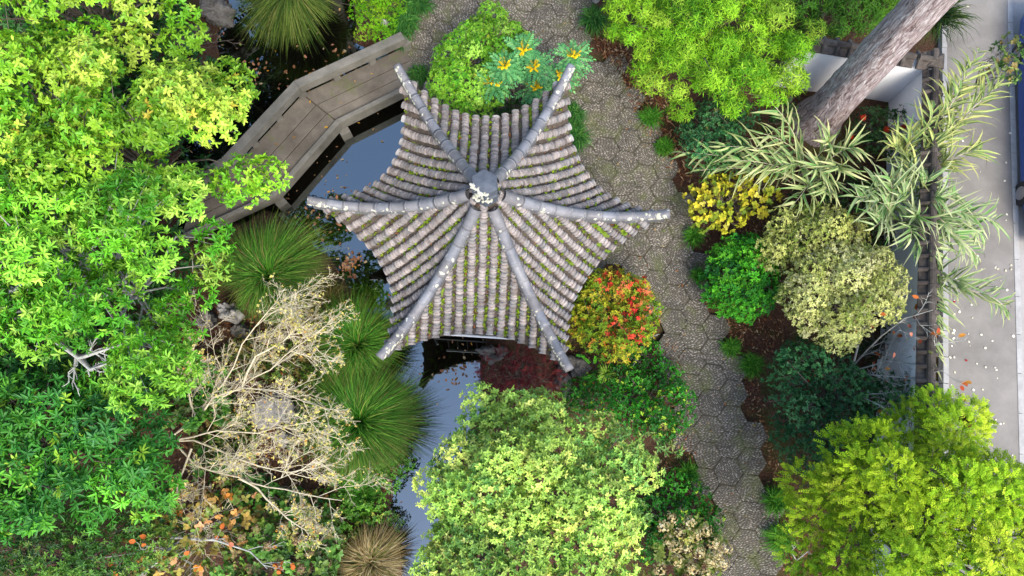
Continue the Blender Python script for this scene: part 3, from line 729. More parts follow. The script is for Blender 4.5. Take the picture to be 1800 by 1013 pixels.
# ================================================================== WALL, CAR
WH = 1.7
wc = U(1562, 180, 0).to_2d()                         # inner corner
wallthing = empty('garden_wall', (wc.x, wc.y, 0), 'white plastered garden wall with dark tiled coping turning a corner by the footpath', 'garden wall')
tn = (U(1400, 79, WH) - U(1630, 116, WH)).to_2d().normalized()        # along the north leg, westwards
te = (U(1618, 690, WH) - U(1630, 120, WH)).to_2d().normalized()       # along the east leg, southwards
nN = Vector((-tn.y, tn.x)); nN = nN if nN.y > 0 else -nN; nE = Vector((-te.y, te.x)); nE = nE if nE.x > 0 else -nE
TH = .2; LN, LE = 2.9, 16.0
oc = wc + nN * TH + nE * TH
MB().prism([wc, wc + tn * LN, wc + tn * LN + nN * TH, oc], -.2, WH).build('wall_panel', M_WALL, wallthing)
MB().prism([wc, wc + te * LE, wc + te * LE + nE * TH, oc - Vector((.002, .002))], -.2, WH - .002).build('wall_panel', M_WALL, wallthing)
rw = random.Random(8)
def coping(origin, along, out, length, skip=0.0):
    n = int(length / .30)
    for k in range(n):
        p = origin + along * (skip + k * .30)
        M = Matrix(((along.x, out.x, 0, p.x), (along.y, out.y, 0, p.y), (0, 0, 1, WH), (0, 0, 0, 1)))
        g = rw.uniform(.75, 1.3); mb = MB()
        c = (g, g * .97, g * .94)
        # two slopes with rounded rolls every tile
        for s_ in (-1, 1):
            V = [(0, .10 + s_ * .20, .03), (.285, .10 + s_ * .20, .03), (.285, .10, .16), (0, .10, .16), (0, .10 + s_ * .20, .0), (.285, .10 + s_ * .20, .0), (.285, .10, .06), (0, .10, .06)]
            mb.add([M @ Vector(v) for v in V], [(0, 1, 2, 3), (4, 7, 6, 5), (0, 4, 5, 1), (0, 3, 7, 4), (1, 5, 6, 2)], c)
            mb.tube([M @ Vector((.26, .10 + s_ * .215, .04)), M @ Vector((.26, .10, .175))], .052, 8, c)
        mb.tube([M @ Vector((.0, .10, .165)), M @ Vector((.29, .10, .165))], .075, 10, (c[0] * .9, c[1] * .9, c[2] * .9))
        mb.build('coping_tile', M_COPE, wallthing)
coping(wc, te, nE, LE - .5, .12); coping(wc - te * .36, te, nE, .31, 0); coping(wc - tn * .02, tn, nN, .31, 0)
coping(wc, tn, nN, LN - .3, .35)
q4 = [wc - nN * .04 - nE * .04, wc + nE * .34 - nN * .04, wc + nE * .34 + nN * .34, wc - nE * .04 + nN * .34]; mc = (q4[0] + q4[2]) / 2
MB().add([(*q, WH + .02) for q in q4] + [(*q, WH + .09) for q in q4] + [(mc.x, mc.y, WH + .26)], [(3, 2, 1, 0)] + [(k, (k + 1) % 4, 4 + (k + 1) % 4, 4 + k) for k in range(4)] + [(4 + k, 4 + (k + 1) % 4, 8) for k in range(4)]).build('coping_corner', M_COPE, wallthing)

def car():
    b = U(1797, 428, 0.0).to_2d(); ca = KA + .10; cb = b.dot(GV)
    o = G(ca + .85, cb); t = empty('parked_van', (*o, -.116), 'long blue van parked at the kerb beside the footpath', 'van', rz=math.atan2(GV.y, GV.x))
    K = 1.55 ; W2 = .88                                # local x forward (north), y left
    M = Matrix.Translation((*o, -.116)) @ Matrix.Rotation(math.atan2(GV.y, GV.x), 4, 'Z')
    def loft(secs, mat, name, bev=0.0, parent=t):
        V = []; F = []; n = len(secs[0])
        for s in secs: V += [M @ Vector((p[0] * K, p[1], p[2] * 1.2)) for p in s]
        for i in range(len(secs) - 1):
            for k in range(n): F.append((i * n + k, i * n + (k + 1) % n, (i + 1) * n + (k + 1) % n, (i + 1) * n + k))
        F += [tuple(range(n))[::-1], tuple(range((len(secs) - 1) * n, len(secs) * n))]
        return MB().add(V, F).build(name, mat, parent, smooth=False, bevel=bev)
    def sec(x, w, z0, z1, z2): return [(x, -w * .94, z0), (x, w * .94, z0), (x, w, (z0 + z1) / 2), (x, w * .97, z1), (x, w * .82, z2), (x, -w * .82, z2), (x, -w * .97, z1), (x, -w, (z0 + z1) / 2)]
    loft([sec(.0, .70, .38, .72, .86), sec(.12, .80, .26, .80, .95), sec(.7, W2, .20, .86, .98), sec(2.0, W2, .19, .86, .96), sec(3.1, W2, .20, .82, .93), sec(3.85, .80, .24, .72, .82), sec(4.1, .68, .36, .62, .68)], M_BLUE, 'body', .03)
    loft([[(.18, -.66, .93), (.18, .66, .93), (.40, .58, 1.40), (.40, -.58, 1.40)], [(.6, -.72, .96), (.6, .72, .96), (.75, .60, 1.46), (.75, -.60, 1.46)], [(1.9, -.72, .95), (1.9, .72, .95), (1.8, .60, 1.47), (1.8, -.60, 1.47)], [(3.0, -.66, .92), (3.0, .66, .92), (2.15, .57, 1.41), (2.15, -.57, 1.41)]], M_GLASS, 'cabin_glass', .02)
    MB().box(.55 * K, 2.1 * K, -.56, .56, 1.74, 1.785, M).build('roof_panel', M_BLUE, t, bevel=.015)
    for x in (.78 * K, 3.2 * K):
        for s in (-1, 1):
            w = MB().tube([M @ Vector((x, s * (W2 - .20), .30)), M @ Vector((x, s * (W2 - .005), .30))], .30, 24).build('wheel', M_TYRE, t, smooth=False, bevel=.02)
            MB().tube([M @ Vector((x, s * (W2 - .02), .30)), M @ Vector((x, s * (W2 + .004), .30))], .17, 16).build('rim', M_CHROME, w)
    for s in (-1, 1):
        MB().box(-.02, .09, s * .56 - .12, s * .56 + .12, .80, 1.0, M).build('tail_light', M_LAMPR, t, bevel=.02)
        MB().box(3.98 * K, 4.09 * K, s * .50 - .13, s * .50 + .13, .67, .81, M).build('headlight', M_CHROME, t, bevel=.02)
        MB().box(2.45 * K, 2.5 * K, s * .93 - .09, s * .93 + .09, 1.12, 1.28, M).build('wing_mirror', M_BLUE, t, bevel=.02)
        MB().box(1.9, 2.07, s * (W2 + .006) - .02, s * (W2 + .006) + .02, .86, .89, M).build('door_handle', M_CHROME, t)
    MB().box(-.07, .06, -.74, .74, .30, .48, M).build('rear_bumper', M_BLUE, t, bevel=.03)
car()

# ================================================================== ROCKS
def rock(label, px, z, rx, ry, rz, seed, mat=None, tilt=0.0, base=None, sub=4, name='boulder', group=None, cat='rock', sharp=.5):
    import bmesh
    rg = np.random.default_rng(seed); bm = bmesh.new(); bmesh.ops.create_icosphere(bm, subdivisions=sub, radius=1.0)
    V = np.array([v.co[:] for v in bm.verts])
    d = np.ones(len(V))
    for k in range(16):      # flat facets, then lumps and pits
        n = norm(rg.normal(size=3)); h = rg.uniform(.5, .9); q = V @ n; d = np.where(q * d > h, h / np.maximum(q, 1e-6), d)
    for f, a in ((2.6, .20), (5.5, .15), (11, .085), (23, .04)):
        ph = rg.uniform(0, 6, (3, 3)); w = sum(np.sin(V @ (norm(rg.normal(size=3)) * f) + ph[0, i]) * np.cos(V @ (norm(rg.normal(size=3)) * f) + ph[1, i]) for i in range(3))
        d = d + a * (np.abs(w) * -1.3 + .55) * sharp * 1.6
    V = V * d[:, None] * np.array([rx, ry, rz])
    p = U(*px, z); t = Matrix.Rotation(rg.uniform(0, 6.28), 3, 'Z') if tilt is None else Matrix.Rotation(tilt, 3, 'Y')
    for v, c in zip(bm.verts, V): v.co = t @ Vector(c)
    zmin = min(v.co.z for v in bm.verts)
    me = bpy.data.meshes.new(name); bm.to_mesh(me); bm.free(); me.materials.append(mat or M_ROCK)
    me.polygons.foreach_set('use_smooth', [True] * len(me.polygons))
    o = bpy.data.objects.new(name, me); COL.objects.link(o); o.location = p
    return tag(o, label, cat, group)
rock('tall pale jagged rock standing in front of the mossy tussock bank', (404, 548), .40, .34, .30, .75, 1, M_ROCKL, .15)
rock('squat brown grey rock leaning beside the tall pale rock', (366, 566), .22, .34, .34, .46, 2, M_ROCK, -.1)
rock('low lichened rock below the tall pale rock', (425, 585), .05, .32, .2, .28, 22, M_ROCK, .1)
rock('large whitish weathered rock under the bare twigs', (488, 720), .22, .55, .60, .5, 3, M_ROCKL, .1)
rock('small flat whitish rock below the large whitish rock', (500, 775), .05, .25, .20, .2, 4, M_ROCKL, 0)
rock('rounded grey boulder at the pond edge beside the bridge-end trees', (382, 22), .25, .62, .58, .55, 5, M_ROCK, .2)
rock('brown boulder half hidden behind the grey pond-edge boulder', (325, 60), .0, .75, .55, .4, 6, M_ROCK, 0)
rock('small upright pale stone at the bridge end', (750, 158), .25, .13, .13, .38, 7, M_ROCKL, 0)
rock('low brown stone beside the upright stone at the bridge end', (762, 172), .1, .24, .18, .22, 23, M_ROCK, 0)
rock('pale stone among strap grass at the top of the path', (1047, -4), .2, .2, .2, .3, 8, M_ROCKL, 0)
rock('mossy tan boulder in the water below the pavilion eave', (868, 622), -.15, .42, .34, .34, 9, M_ROCK, .1)
rock('tan boulder under the lower right roof tip', (1012, 645), .1, .38, .36, .28, 10, M_ROCK, 0)
rock('narrow dark boulder between the red maple and the hedge', (990, 668), .05, .26, .5, .3, 11, M_ROCK, 0)
rock('small pinkish stone set in the bright moss shrub', (678, 40), .55, .14, .13, .14, 12, M_ROCKL, 0)
rock('dark stone in the pond beside the left eave', (690, 535), -.4, .25, .2, .2, 13, M_ROCK, 0)
rock('brown stones under the pavilion edge by the bridge', (785, 195), .0, .4, .2, .2, 14, M_ROCK, 0)

# ================================================================== PLANTS
def tussock(name, label, px, z0, rad, h, n, wid, cols, seed, cat='grass clump', group=None, lean=(0, 0), segs=5, droop=1.0, r0=.12, colk=.62, tipcol=None, mat=None, clump=0.0):
    rg = np.random.default_rng(seed); c = U(*px, z0)
    az = rg.uniform(0, 2 * np.pi, n)
    if clump: az = az + clump * np.sin(az * 7 + rg.uniform(0, 6))
    ph_ = rg.uniform(0, 6, 3); lop = 1 + .12 * np.sin(az + ph_[0]) + .09 * np.sin(3 * az + ph_[1]) + .06 * np.sin(7 * az + ph_[2])
    L = rad * rg.beta(5, 1.7, n) * rg.uniform(.75, 1.1, n) * lop; hh = h * rg.uniform(.55, 1.1, n)
    rr = r0 * np.sqrt(rg.random(n)); ra = rg.uniform(0, 2 * np.pi, n)
    root = np.stack([c.x + rr * np.cos(ra), c.y + rr * np.sin(ra), np.full(n, c.z - .03)], 1)
    d = np.stack([np.cos(az) * L + lean[0] * rad, np.sin(az) * L + lean[1] * rad], 1)
    t = np.linspace(0, 1, segs + 1); out = t[None] ** 1.25; up = (np.sin(np.pi * np.minimum(t, 1) * .5) * 1.35 - .62 * droop * t ** 2.4)[None]
    bend = rg.normal(0, .22, n)[:, None] * t[None] ** 1.6
    X = root[:, 0:1] + d[:, 0:1] * out - d[:, 1:2] * bend; Y = root[:, 1:2] + d[:, 1:2] * out + d[:, 0:1] * bend; Z = root[:, 2:3] + hh[:, None] * up
    P = np.stack([X, Y, Z], -1)
    T = np.gradient(P, axis=1); side = np.cross(T, np.array([0, 0, 1.0])) + rg.normal(0, .02, (n, 1, 3)); side = norm(side)
    w = wid * rg.uniform(.6, 1.2, n)[:, None] * (1 - t[None] ** 2 * .93) * .5
    V = np.stack([P + side * w[..., None], P - side * w[..., None]], 2)
    cc = palette(rg, n, cols, colk) * rg.uniform(.7, 1.25, (n, 1)); C = np.repeat(cc[:, None], segs + 1, 1)
    if tipcol is not None:
        tc = np.array(srgb(tipcol, colk)); k = (t[None, :, None] ** 3) * rg.uniform(0, 1, (n, 1, 1)); C = C * (1 - k) + tc * k
    C = np.repeat(C[:, :, None], 2, 2).reshape(-1, 3)
    b = (np.arange(n) * (segs + 1) * 2)[:, None, None] + (np.arange(segs) * 2)[None, :, None] + np.array([0, 1, 3, 2])[None, None]
    th = empty(name, (c.x, c.y, z0), label, cat, group)
    o = link('blades', mesh_np('blades', V.reshape(-1, 3), b.reshape(-1, 4), mat or M_SOFT, C.clip(0, 1)), th); o['kind'] = 'stuff'
    return th
def twigs(rg, mb, P, r, depth, spread=.5, lenf=.55, n=4, tips=None, sides=4):
    """side shoots off a polyline"""
    P = [Vector(p) for p in P]; tot = sum((P[i + 1] - P[i]).length for i in range(len(P) - 1))
    for k in range(n):
        f = rg.uniform(.15, 1.0) * (len(P) - 1); i = min(int(f), len(P) - 2); a = P[i].lerp(P[i + 1], f - i); d = (P[i + 1] - P[i]).normalized()
        s = norm(np.cross(np.array(d), rg.normal(size=3))); dd = Vector(np.array(d) * rg.uniform(.5, 1) + s * rg.uniform(.4, 1) * spread * 1.6); dd.z = dd.z * .6 + .05; dd.normalize()
        L = tot * lenf * rg.uniform(.5, 1.1) * (1.1 - .5 * f / (len(P) - 1))
        q = [a]
        for m in range(3): q.append(q[-1] + (dd + Vector(rg.normal(0, .22, 3))).normalized() * L / 3)
        mb.tube(q, [r, r * .8, r * .6, r * .35], sides, cap=False)
        if tips is not None: tips.append((q[-1], (q[-1] - q[-2]).normalized())); tips.append((q[2], (q[2] - q[1]).normalized()))
        if depth > 0: twigs(rg, mb, q, r * .6, depth - 1, spread, lenf * .95, max(n - 1, 2), tips, sides)

G_SHRUB = None
# ---- left canopy
LIME = [((166, 212, 60), 4), ((134, 192, 44), 4), ((104, 170, 36), 4), ((196, 224, 84), 1.4), ((236, 208, 70), .25)]
plant('evergreen_tree', 'yellow-green leafy tree filling the upper left of the photo', 'tree', [(-120, 70), (100, 50), (225, 78), (300, 125), (372, 88), (455, 118), (440, 165), (466, 245), (448, 300), (395, 292), (330, 302), (205, 335), (60, 340), (-120, 360)],
      4.4, 6.4, .44, 400, 7, .100, .040, LIME, 21, zp=5.8, dome=1.2, root=1.22, trunk=.14, inner=.3, lump=.95, spread=1.0)
plant('evergreen_tree', 'yellow-green leafy tree at the top left corner above the larger one', 'tree', [(-120, -120), (330, -120), (345, 20), (322, 60), (280, 82), (190, 62), (100, 52), (-120, 70)],
      4.6, 6.3, .42, 400, 7, .100, .040, LIME, 22, zp=5.8, dome=1.1, root=1.22, trunk=.12, inner=.3, lump=.95, spread=1.0)
plant('evergreen_tree', 'bright green long-leaved tree at the left edge beside the bridge', 'tree', [(-120, 335), (95, 322), (215, 305), (330, 296), (385, 330), (402, 432), (355, 490), (312, 555), (345, 640), (320, 695), (235, 690), (200, 640), (100, 605), (-120, 640)],
      3.8, 5.9, .44, 300, 8, .125, .034, [((142, 204, 60), 3), ((106, 182, 38), 4), ((76, 152, 30), 3.5), ((176, 218, 86), 1.5), ((56, 120, 34), 1)], 23, zp=5.2, dome=1.2, root=1.22, trunk=.14, elev=.45, bark=M_GREYTW, inner=.3, spread=.88, lump=.8)
plant('rhododendron', 'dark green rhododendron with whorled leaves at the lower left', 'shrub', [(-120, 640), (60, 622), (190, 645), (250, 700), (290, 790), (285, 870), (205, 905), (150, 940), (-120, 930)],
      2.0, 3.6, .42, 210, 8, .165, .045, [((74, 150, 48), 4), ((56, 126, 44), 4), ((104, 184, 50), 2.5), ((60, 126, 60), 1.5), ((172, 216, 64), 1.3)], 24, zp=3.0, dome=1.1, root=1.22, trunk=.09, elev=.3, inner=.3, spread=.95, lump=.8)
plant('understory_shrub', 'dark green understory shrub in the gaps beneath the left-hand trees', 'shrub', [(-140, -120), (300, -120), (330, 60), (380, 150), (360, 330), (330, 420), (310, 520), (270, 700), (-140, 760)],
      .9, 1.7, .5, 90, 7, .17, .06, [((44, 96, 32), 4), ((34, 78, 28), 4), ((62, 122, 40), 2), ((48, 92, 40), 1)], 241, zp=1.3, dome=.8, inner=.3, trunk=.05, spread=.9)
plant('small_leaved_shrub', 'fine-leaved dull green shrub in the bottom left corner', 'shrub', [(-120, 905), (130, 920), (280, 885), (300, 960), (255, 1090), (-120, 1090)],
      .9, 1.7, .36, 380, 6, .085, .028, [((72, 122, 46), 4), ((96, 146, 50), 2), ((52, 92, 44), 3), ((126, 160, 60), 1)], 25, zp=1.4, inner=.3)
plant('leafy_shrub', 'bright green broad-leaved shrub between the left tree and the bare twigs', 'shrub', [(245, 660), (330, 640), (400, 650), (395, 720), (345, 770), (270, 760)],
      .5, 1.1, .32, 130, 6, .14, .075, [((100, 160, 54), 4), ((70, 130, 44), 3), ((140, 176, 80), 1.5)], 26, zp=.9, inner=.3)
plant('leafy_shrub', 'low green broad-leaved shrub under the lower bare branches', 'shrub', [(335, 800), (400, 790), (470, 850), (540, 880), (600, 900), (560, 930), (470, 900), (390, 890)],
      .25, .6, .26, 130, 6, .11, .06, [((84, 140, 50), 4), ((60, 112, 42), 3), ((150, 140, 70), 1), ((170, 110, 60), .5)], 27, inner=.3, trunk=.03)
plant('persimmon_shrub', 'shrub with round orange and olive autumn leaves near the bottom edge', 'shrub', [(262, 880), (350, 850), (440, 855), (465, 905), (430, 975), (330, 1040), (215, 1060), (200, 985)],
      .5, 1.1, .28, 60, 4, .115, .085, [((150, 150, 76), 3), ((172, 150, 76), 3), ((110, 140, 60), 3), ((200, 150, 84), 1.6), ((214, 118, 44), .8), ((216, 150, 110), .8), ((110, 80, 50), 1)], 28, tpl=LEAF_ROUND, zp=1.0, bark=M_BRANCH, mat=M_SOFT, trunk=.035)
plant('hydrangea', 'hydrangea with faded pinkish brown flower heads at the bottom edge', 'shrub', [(405, 915), (480, 890), (570, 890), (605, 955), (590, 1080), (400, 1080), (380, 1000)],
      .6, 1.0, .30, 110, 6, .13, .075, [((96, 146, 58), 4), ((136, 168, 70), 2.5), ((172, 150, 100), 1.2), ((70, 110, 50), 2)], 29, trunk=.03)
# ---- rush clumps on the pond bank
DG = [((62, 136, 32), 4), ((42, 108, 28), 4), ((106, 176, 54), 2.5), ((156, 188, 80), .8), ((150, 130, 80), .5)]
tussock('rush_clump', 'large dark green rush clump below the bridge', (484, 500), .1, 1.42, 1.05, 4200, .016, DG, 31, group='rush clumps on the pond bank', lean=(.04, .16), tipcol=(150, 140, 80))
tussock('rush_clump', 'dark green rush clump beside the lower left roof tip', (638, 615), .0, 1.22, 1.0, 4200, .015, DG, 32, group='rush clumps on the pond bank', lean=(.05, .10), tipcol=(130, 140, 60))
tussock('rush_clump', 'round dark green rush clump beside the narrow pond channel', (640, 742), .05, 1.55, .95, 4800, .015, DG, 33, group='rush clumps on the pond bank', tipcol=(140, 140, 70))
tussock('sedge_clump', 'olive sedge clump overhanging the dark water at the top', (520, -5), .1, 1.45, .7, 3000, .022, [((110, 136, 54), 4), ((78, 108, 40), 3), ((146, 152, 78), 1.6), ((58, 80, 32), 2)], 34, lean=(0, -.22), clump=.12)
tussock('dry_sedge', 'dry straw-coloured sedge clump at the bottom of the channel bank', (655, 985), .05, .85, .55, 1700, .018, [((176, 156, 108), 4), ((140, 120, 76), 3), ((110, 120, 56), 2), ((200, 184, 140), 1.4)], 35, clump=.15)
tussock('sedge_clump', 'brown-green sedge on the bank left of the large rush clump', (400, 470), .1, .75, .4, 900, .02, [((96, 104, 52), 4), ((120, 110, 62), 3), ((64, 80, 36), 2)], 36)
tussock('grass_tuft', 'green grass tuft on the channel bank under the round rush clump', (632, 868), .02, .55, .28, 800, .02, [((80, 150, 40), 4), ((56, 112, 32), 3)], 37)
tussock('grass_tuft', 'yellowish grass tuft between the large rush clump and the bare tree', (585, 535), .02, .7, .35, 700, .018, [((140, 128, 70), 4), ((96, 104, 48), 3), ((110, 84, 50), 2)], 38)
plant('fern', 'small bright fern in front of the large rush clump', 'fern', [(430, 520), (500, 515), (540, 540), (500, 575), (440, 560)], .2, .5, .22, 60, 6, .05, .02, [((96, 160, 50), 4), ((70, 130, 40), 2)], 39, style='spray', pairs=9, axlen=.3, mat=M_SOFT, trunk=.02)
plant('moss_cushion', 'round moss cushion on the channel bank beside the dry sedge', 'moss', [(670, 900), (695, 893), (706, 910), (700, 932), (675, 930)], .02, .22, .14, 1500, 4, .03, .014, [((82, 130, 28), 4), ((60, 104, 24), 3)], 40, trunk=.02)
for i_, (lab, px_, cols_) in enumerate([
        ('patch of bright green creeping plants left of the dry sedge', [(560, 870), (620, 850), (670, 860), (690, 905), (640, 940), (580, 930)], [((96, 150, 44), 4), ((70, 120, 36), 3), ((140, 150, 60), 1)]),
        ('patch of green creeping plants below the round rush clump', [(600, 805), (700, 790), (735, 795), (705, 835), (685, 870), (620, 850), (560, 850)], [((84, 146, 36), 4), ((60, 116, 30), 3)]),
        ('patch of mixed low plants between whitish rock and round rush clump', [(500, 640), (560, 640), (600, 700), (570, 790), (510, 800), (520, 720)], [((96, 136, 44), 3), ((130, 120, 60), 2), ((64, 104, 34), 3)]),
        ('patch of low plants under the bare tree above the whitish rock', [(400, 600), (470, 590), (540, 600), (540, 640), (470, 670), (400, 660), (370, 630)], [((110, 130, 50), 3), ((140, 120, 64), 2), ((70, 104, 36), 3)]),
        ('patch of low plants under the bare tree left of the whitish rock', [(330, 690), (420, 690), (450, 760), (440, 830), (350, 800)], [((110, 140, 54), 3), ((160, 140, 80), 1.5), ((76, 110, 40), 3)]),
        ('patch of low plants between the hydrangea and the dry sedge', [(560, 930), (640, 930), (620, 1060), (560, 1080)], [((84, 126, 44), 3), ((120, 124, 60), 2), ((60, 96, 34), 3)])]):
    plant('ground_cover', lab, 'ground cover', px_, .05, .22, .2, 220, 5, .075, .038, cols_, 140 + i_, group='low plants on the pond bank', limbs=False, inner=.1, spread=.6)

# ---- bare tree with tan twigs
bt = empty('bare_tree', U(300, 772, 0), 'leafless tan-twigged tree spreading over the pond bank', 'tree')
rgb = np.random.default_rng(51); LIMBS = [
    ([(300, 772), (345, 735), (390, 676), (427, 608), (470, 550), (500, 508)], .5, 2.2), ([(300, 772), (360, 715), (424, 680), (474, 648), (528, 608), (571, 575)], .5, 2.3),
    ([(300, 772), (340, 775), (420, 803), (493, 830), (535, 827), (566, 800)], .5, 2.0), ([(300, 772), (347, 817), (420, 841), (469, 855), (535, 869), (601, 880)], .5, 1.9),
    ([(420, 841), (455, 858), (486, 897), (528, 925), (549, 935)], 1.2, 1.5), ([(345, 740), (375, 698), (430, 681), (490, 688), (535, 702), (580, 723)], .9, 2.3),
    ([(300, 772), (340, 768), (382, 757), (450, 762), (520, 745), (560, 740)], .5, 2.1), ([(335, 790), (320, 830), (310, 870), (290, 890)], .7, 1.3),
    ([(345, 735), (330, 690), (330, 640), (345, 600)], .9, 2.0), ([(424, 680), (450, 630), (500, 600), (545, 560)], 1.5, 2.4)]
tips = []
for li, (pp, za, zb) in enumerate(LIMBS):
    m = len(pp) - 1; Q = [U(x, y, za + (zb - za) * k / m) for k, (x, y) in enumerate(pp)]
    if li in (0, 1, 2, 3, 6): Q = [U(300, 772, -.1)] + Q
    Qs = []
    for k in range(len(Q) - 1):
        for f in (0, .5): Qs.append(Q[k].lerp(Q[k + 1], f) + Vector(rgb.normal(0, .018, 3)))
    Qs.append(Q[-1]); mb = MB(); n_ = len(Qs)
    mb.tube(Qs, [.027 * (1 - .70 * k / (n_ - 1)) for k in range(n_)], 7, cap=False)
    lb = mb.build('limb', M_BRANCH, bt, smooth=True)
    tw = MB(); twigs(rgb, tw, Qs[2:], .0080, 2, .8, .46, 12, tips, 3); tw.build('twigs', M_BRANCH, lb)['kind'] = 'stuff'
tp = np.array([tuple(a) for a, d in tips]); td = np.array([tuple(d) for a, d in tips]); sel = rgb.random(len(tp)) < .09
V, F, Cc = whorls(rgb, tp[sel], td[sel], 4, .04, .024, .5, palette(rgb, int(sel.sum()), [((236, 224, 130), 4), ((216, 196, 104), 2), ((224, 160, 70), .4), ((190, 196, 96), 1)], .8), LEAF_SMALL)
link('buds', mesh_np('buds', V, F, M_SOFT, Cc), bt)['kind'] = 'stuff'
def bare_shrub(name, label, base, limbs, mat, seed, r=.02, cols=None, leaf=(.1, .06), nleaf=60, ntw=6, depth=1):
    t = empty(name, U(*base, 0), label, 'shrub'); rg = np.random.default_rng(seed); tips = []
    for pp, za, zb in limbs:
        m = len(pp) - 1; Q = [U(x, y, za + (zb - za) * k / m) for k, (x, y) in enumerate(pp)]
        mb = MB(); mb.tube(Q, [r * (1 - .7 * k / m) for k in range(m + 1)], 6, cap=False); o = mb.build('limb', mat, t, smooth=True)
        tw = MB(); twigs(rg, tw, Q, r * .35, depth, .7, .42, ntw, tips, 4); tw.build('twigs', mat, o)['kind'] = 'stuff'
    if cols:
        ii = rg.choice(len(tips), min(nleaf, len(tips)), replace=False)
        for i in ii:
            p, d = tips[i]; n = np.array([(*rg.normal(0, .4, 2), 1.0)])
            V, F, C = leaves(np.array([tuple(p)]), np.array([tuple(d)]) + rg.normal(0, .3, (1, 3)), n, np.array([leaf[0] * rg.uniform(.7, 1.2)]), np.array([leaf[1]]), palette(rg, 1, cols, .6), LEAF_OVAL)
            link('leaf', mesh_np('leaf', V, F, M_SOFT, C), t)
    return t
OR_ = [((226, 124, 60), 4), ((232, 160, 70), 2), ((206, 92, 60), 2), ((236, 150, 120), 1)]
bare_shrub('bare_branch_shrub', 'bare grey branches with a few orange leaves at the bottom left', (420, 905), [([(420, 905), (331, 939), (300, 963), (240, 972), (150, 985)], .6, 1.6), ([(300, 963), (275, 990), (245, 1013), (200, 1035)], 1.2, 1.5), ([(300, 945), (380, 950), (440, 970), (470, 1000)], 1.1, 1.4), ([(420, 905), (420, 905), (425, 900)], 0, .6)], M_GREYTW, 61, .03, OR_, (.13, .10), 40, 5)
bare_shrub('beech_shrub', 'nearly bare beech with grey twigs and orange leaves in front of the white wall', (1478, 668), [([(1478, 668), (1520, 620), (1550, 590), (1590, 560), (1640, 545)], .1, 2.1), ([(1478, 668), (1490, 655), (1560, 635), (1610, 640), (1650, 600)], .1, 2.0), ([(1478, 668), (1440, 655), (1500, 690), (1560, 720)], .1, 1.6), ([(1490, 655), (1540, 660), (1600, 665), (1660, 650)], .6, 1.9), ([(1500, 640), (1510, 600), (1505, 565), (1530, 545)], .8, 1.9)], M_GREYTW, 62, .026, OR_, (.15, .085), 70, 8)
bare_shrub('twiggy_shrub', 'small bare grey twiggy bush below the red-leaved shrub', (1125, 615), [([(1125, 615), (1110, 610), (1095, 635)], 0, .5), ([(1125, 615), (1135, 600), (1150, 590)], 0, .5), ([(1125, 615), (1120, 630), (1112, 645)], 0, .45)], M_GREYTW, 63, .018)
bare_shrub('twiggy_shrub', 'small bare whitish twigs beside the path at the bottom right', (1400, 985), [([(1400, 985), (1420, 970), (1440, 985)], 0, .4), ([(1400, 985), (1390, 970), (1400, 960)], 0, .4)], M_GREYTW, 64, .015)
bare_shrub('twiggy_shrub', 'tangle of thin brown twigs on the boulder at the pond edge', (330, 85), [([(330, 85), (300, 60), (290, 30)], .2, 1.0), ([(330, 85), (370, 75), (410, 70)], .2, .9), ([(330, 85), (340, 110), (350, 125)], .2, .8)], M_BARK, 65, .018, [((150, 120, 90), 2), ((190, 130, 110), 1), ((130, 150, 70), 1)], (.08, .05), 40)
bare_shrub('bare_branch_shrub', 'pale forked dead branches showing through the left canopy', (60, 470), [([(20, 510), (60, 492), (105, 487), (130, 470)], 3.2, 5.0), ([(60, 345), (0, 350), (-40, 330)], 4.6, 5.2), ([(100, 600), (140, 630), (170, 620), (215, 605)], 4.2, 4.9), ([(140, 630), (160, 650), (185, 640)], 4.4, 4.8), ([(60, 470), (60, 472), (60, 475), (60, 492)], -.1, 3.4)], M_GREYTW, 66, .05)

# ---- plants round the pavilion
plant('feathery_shrub', 'fresh green fine-leaved shrub above the pavilion roof', 'shrub', [(752, 110), (775, 80), (815, 50), (860, 18), (905, 28), (935, 60), (935, 100), (905, 150), (880, 195), (820, 205), (765, 190), (745, 145)],
      .55, 1.35, .26, 800, 6, .060, .026, [((138, 198, 60), 4), ((108, 178, 46), 4), ((164, 212, 88), 2), ((76, 144, 38), 1.5), ((170, 170, 60), .4)], 71, zp=1.0, mat=M_SOFT, up=.2, lump=.6)
MAHO = [((888, 118), 1.75, 1), ((920, 90), 1.7, 1), ((938, 120), 1.55, 1), ((1008, 100), 1.65, 1), ((866, 148), 1.45, 1), ((940, 155), 1.15, 1), ((985, 135), 1.3, 1)]
mh = empty('mahonia', U(925, 190, 0), 'mahonia with blue-green pinnate fronds and yellow flower spikes above the roof', 'shrub')
rgh = np.random.default_rng(72)
def frond(rg, p, d, L, cols, nz=None, pairs=8, lw=.045, ll=.12):
    d = Vector(d).normalized(); s = d.cross(Vector((0, 0, 1))).normalized(); u = s.cross(d); parts = []
    T = []; D = []; Nn = []; LL = []
    for i in range(pairs + 1):
        t = (i + .8) / (pairs + 1); b = p + d * (L * t) + u * (L * (.16 * t - .30 * t * t))
        for sg in ((-1, 1) if i < pairs else (0,)):
            T.append(tuple(b)); D.append(tuple(s * sg + d * (.55 + .3 * t) - u * .12 if sg else d - u * .3)); Nn.append(tuple(u + Vector(rg.normal(0, .12, 3)))); LL.append(ll * (1.1 - .55 * abs(t - .45)) * rg.uniform(.85, 1.15))
    n = len(T); V, F, C = leaves(np.array(T), np.array(D), np.array(Nn), np.array(LL), np.full(n, lw), palette(rg, n, cols, .75) * rg.uniform(.85, 1.15, (n, 1)), LEAF_OVAL)
    return V, F, C
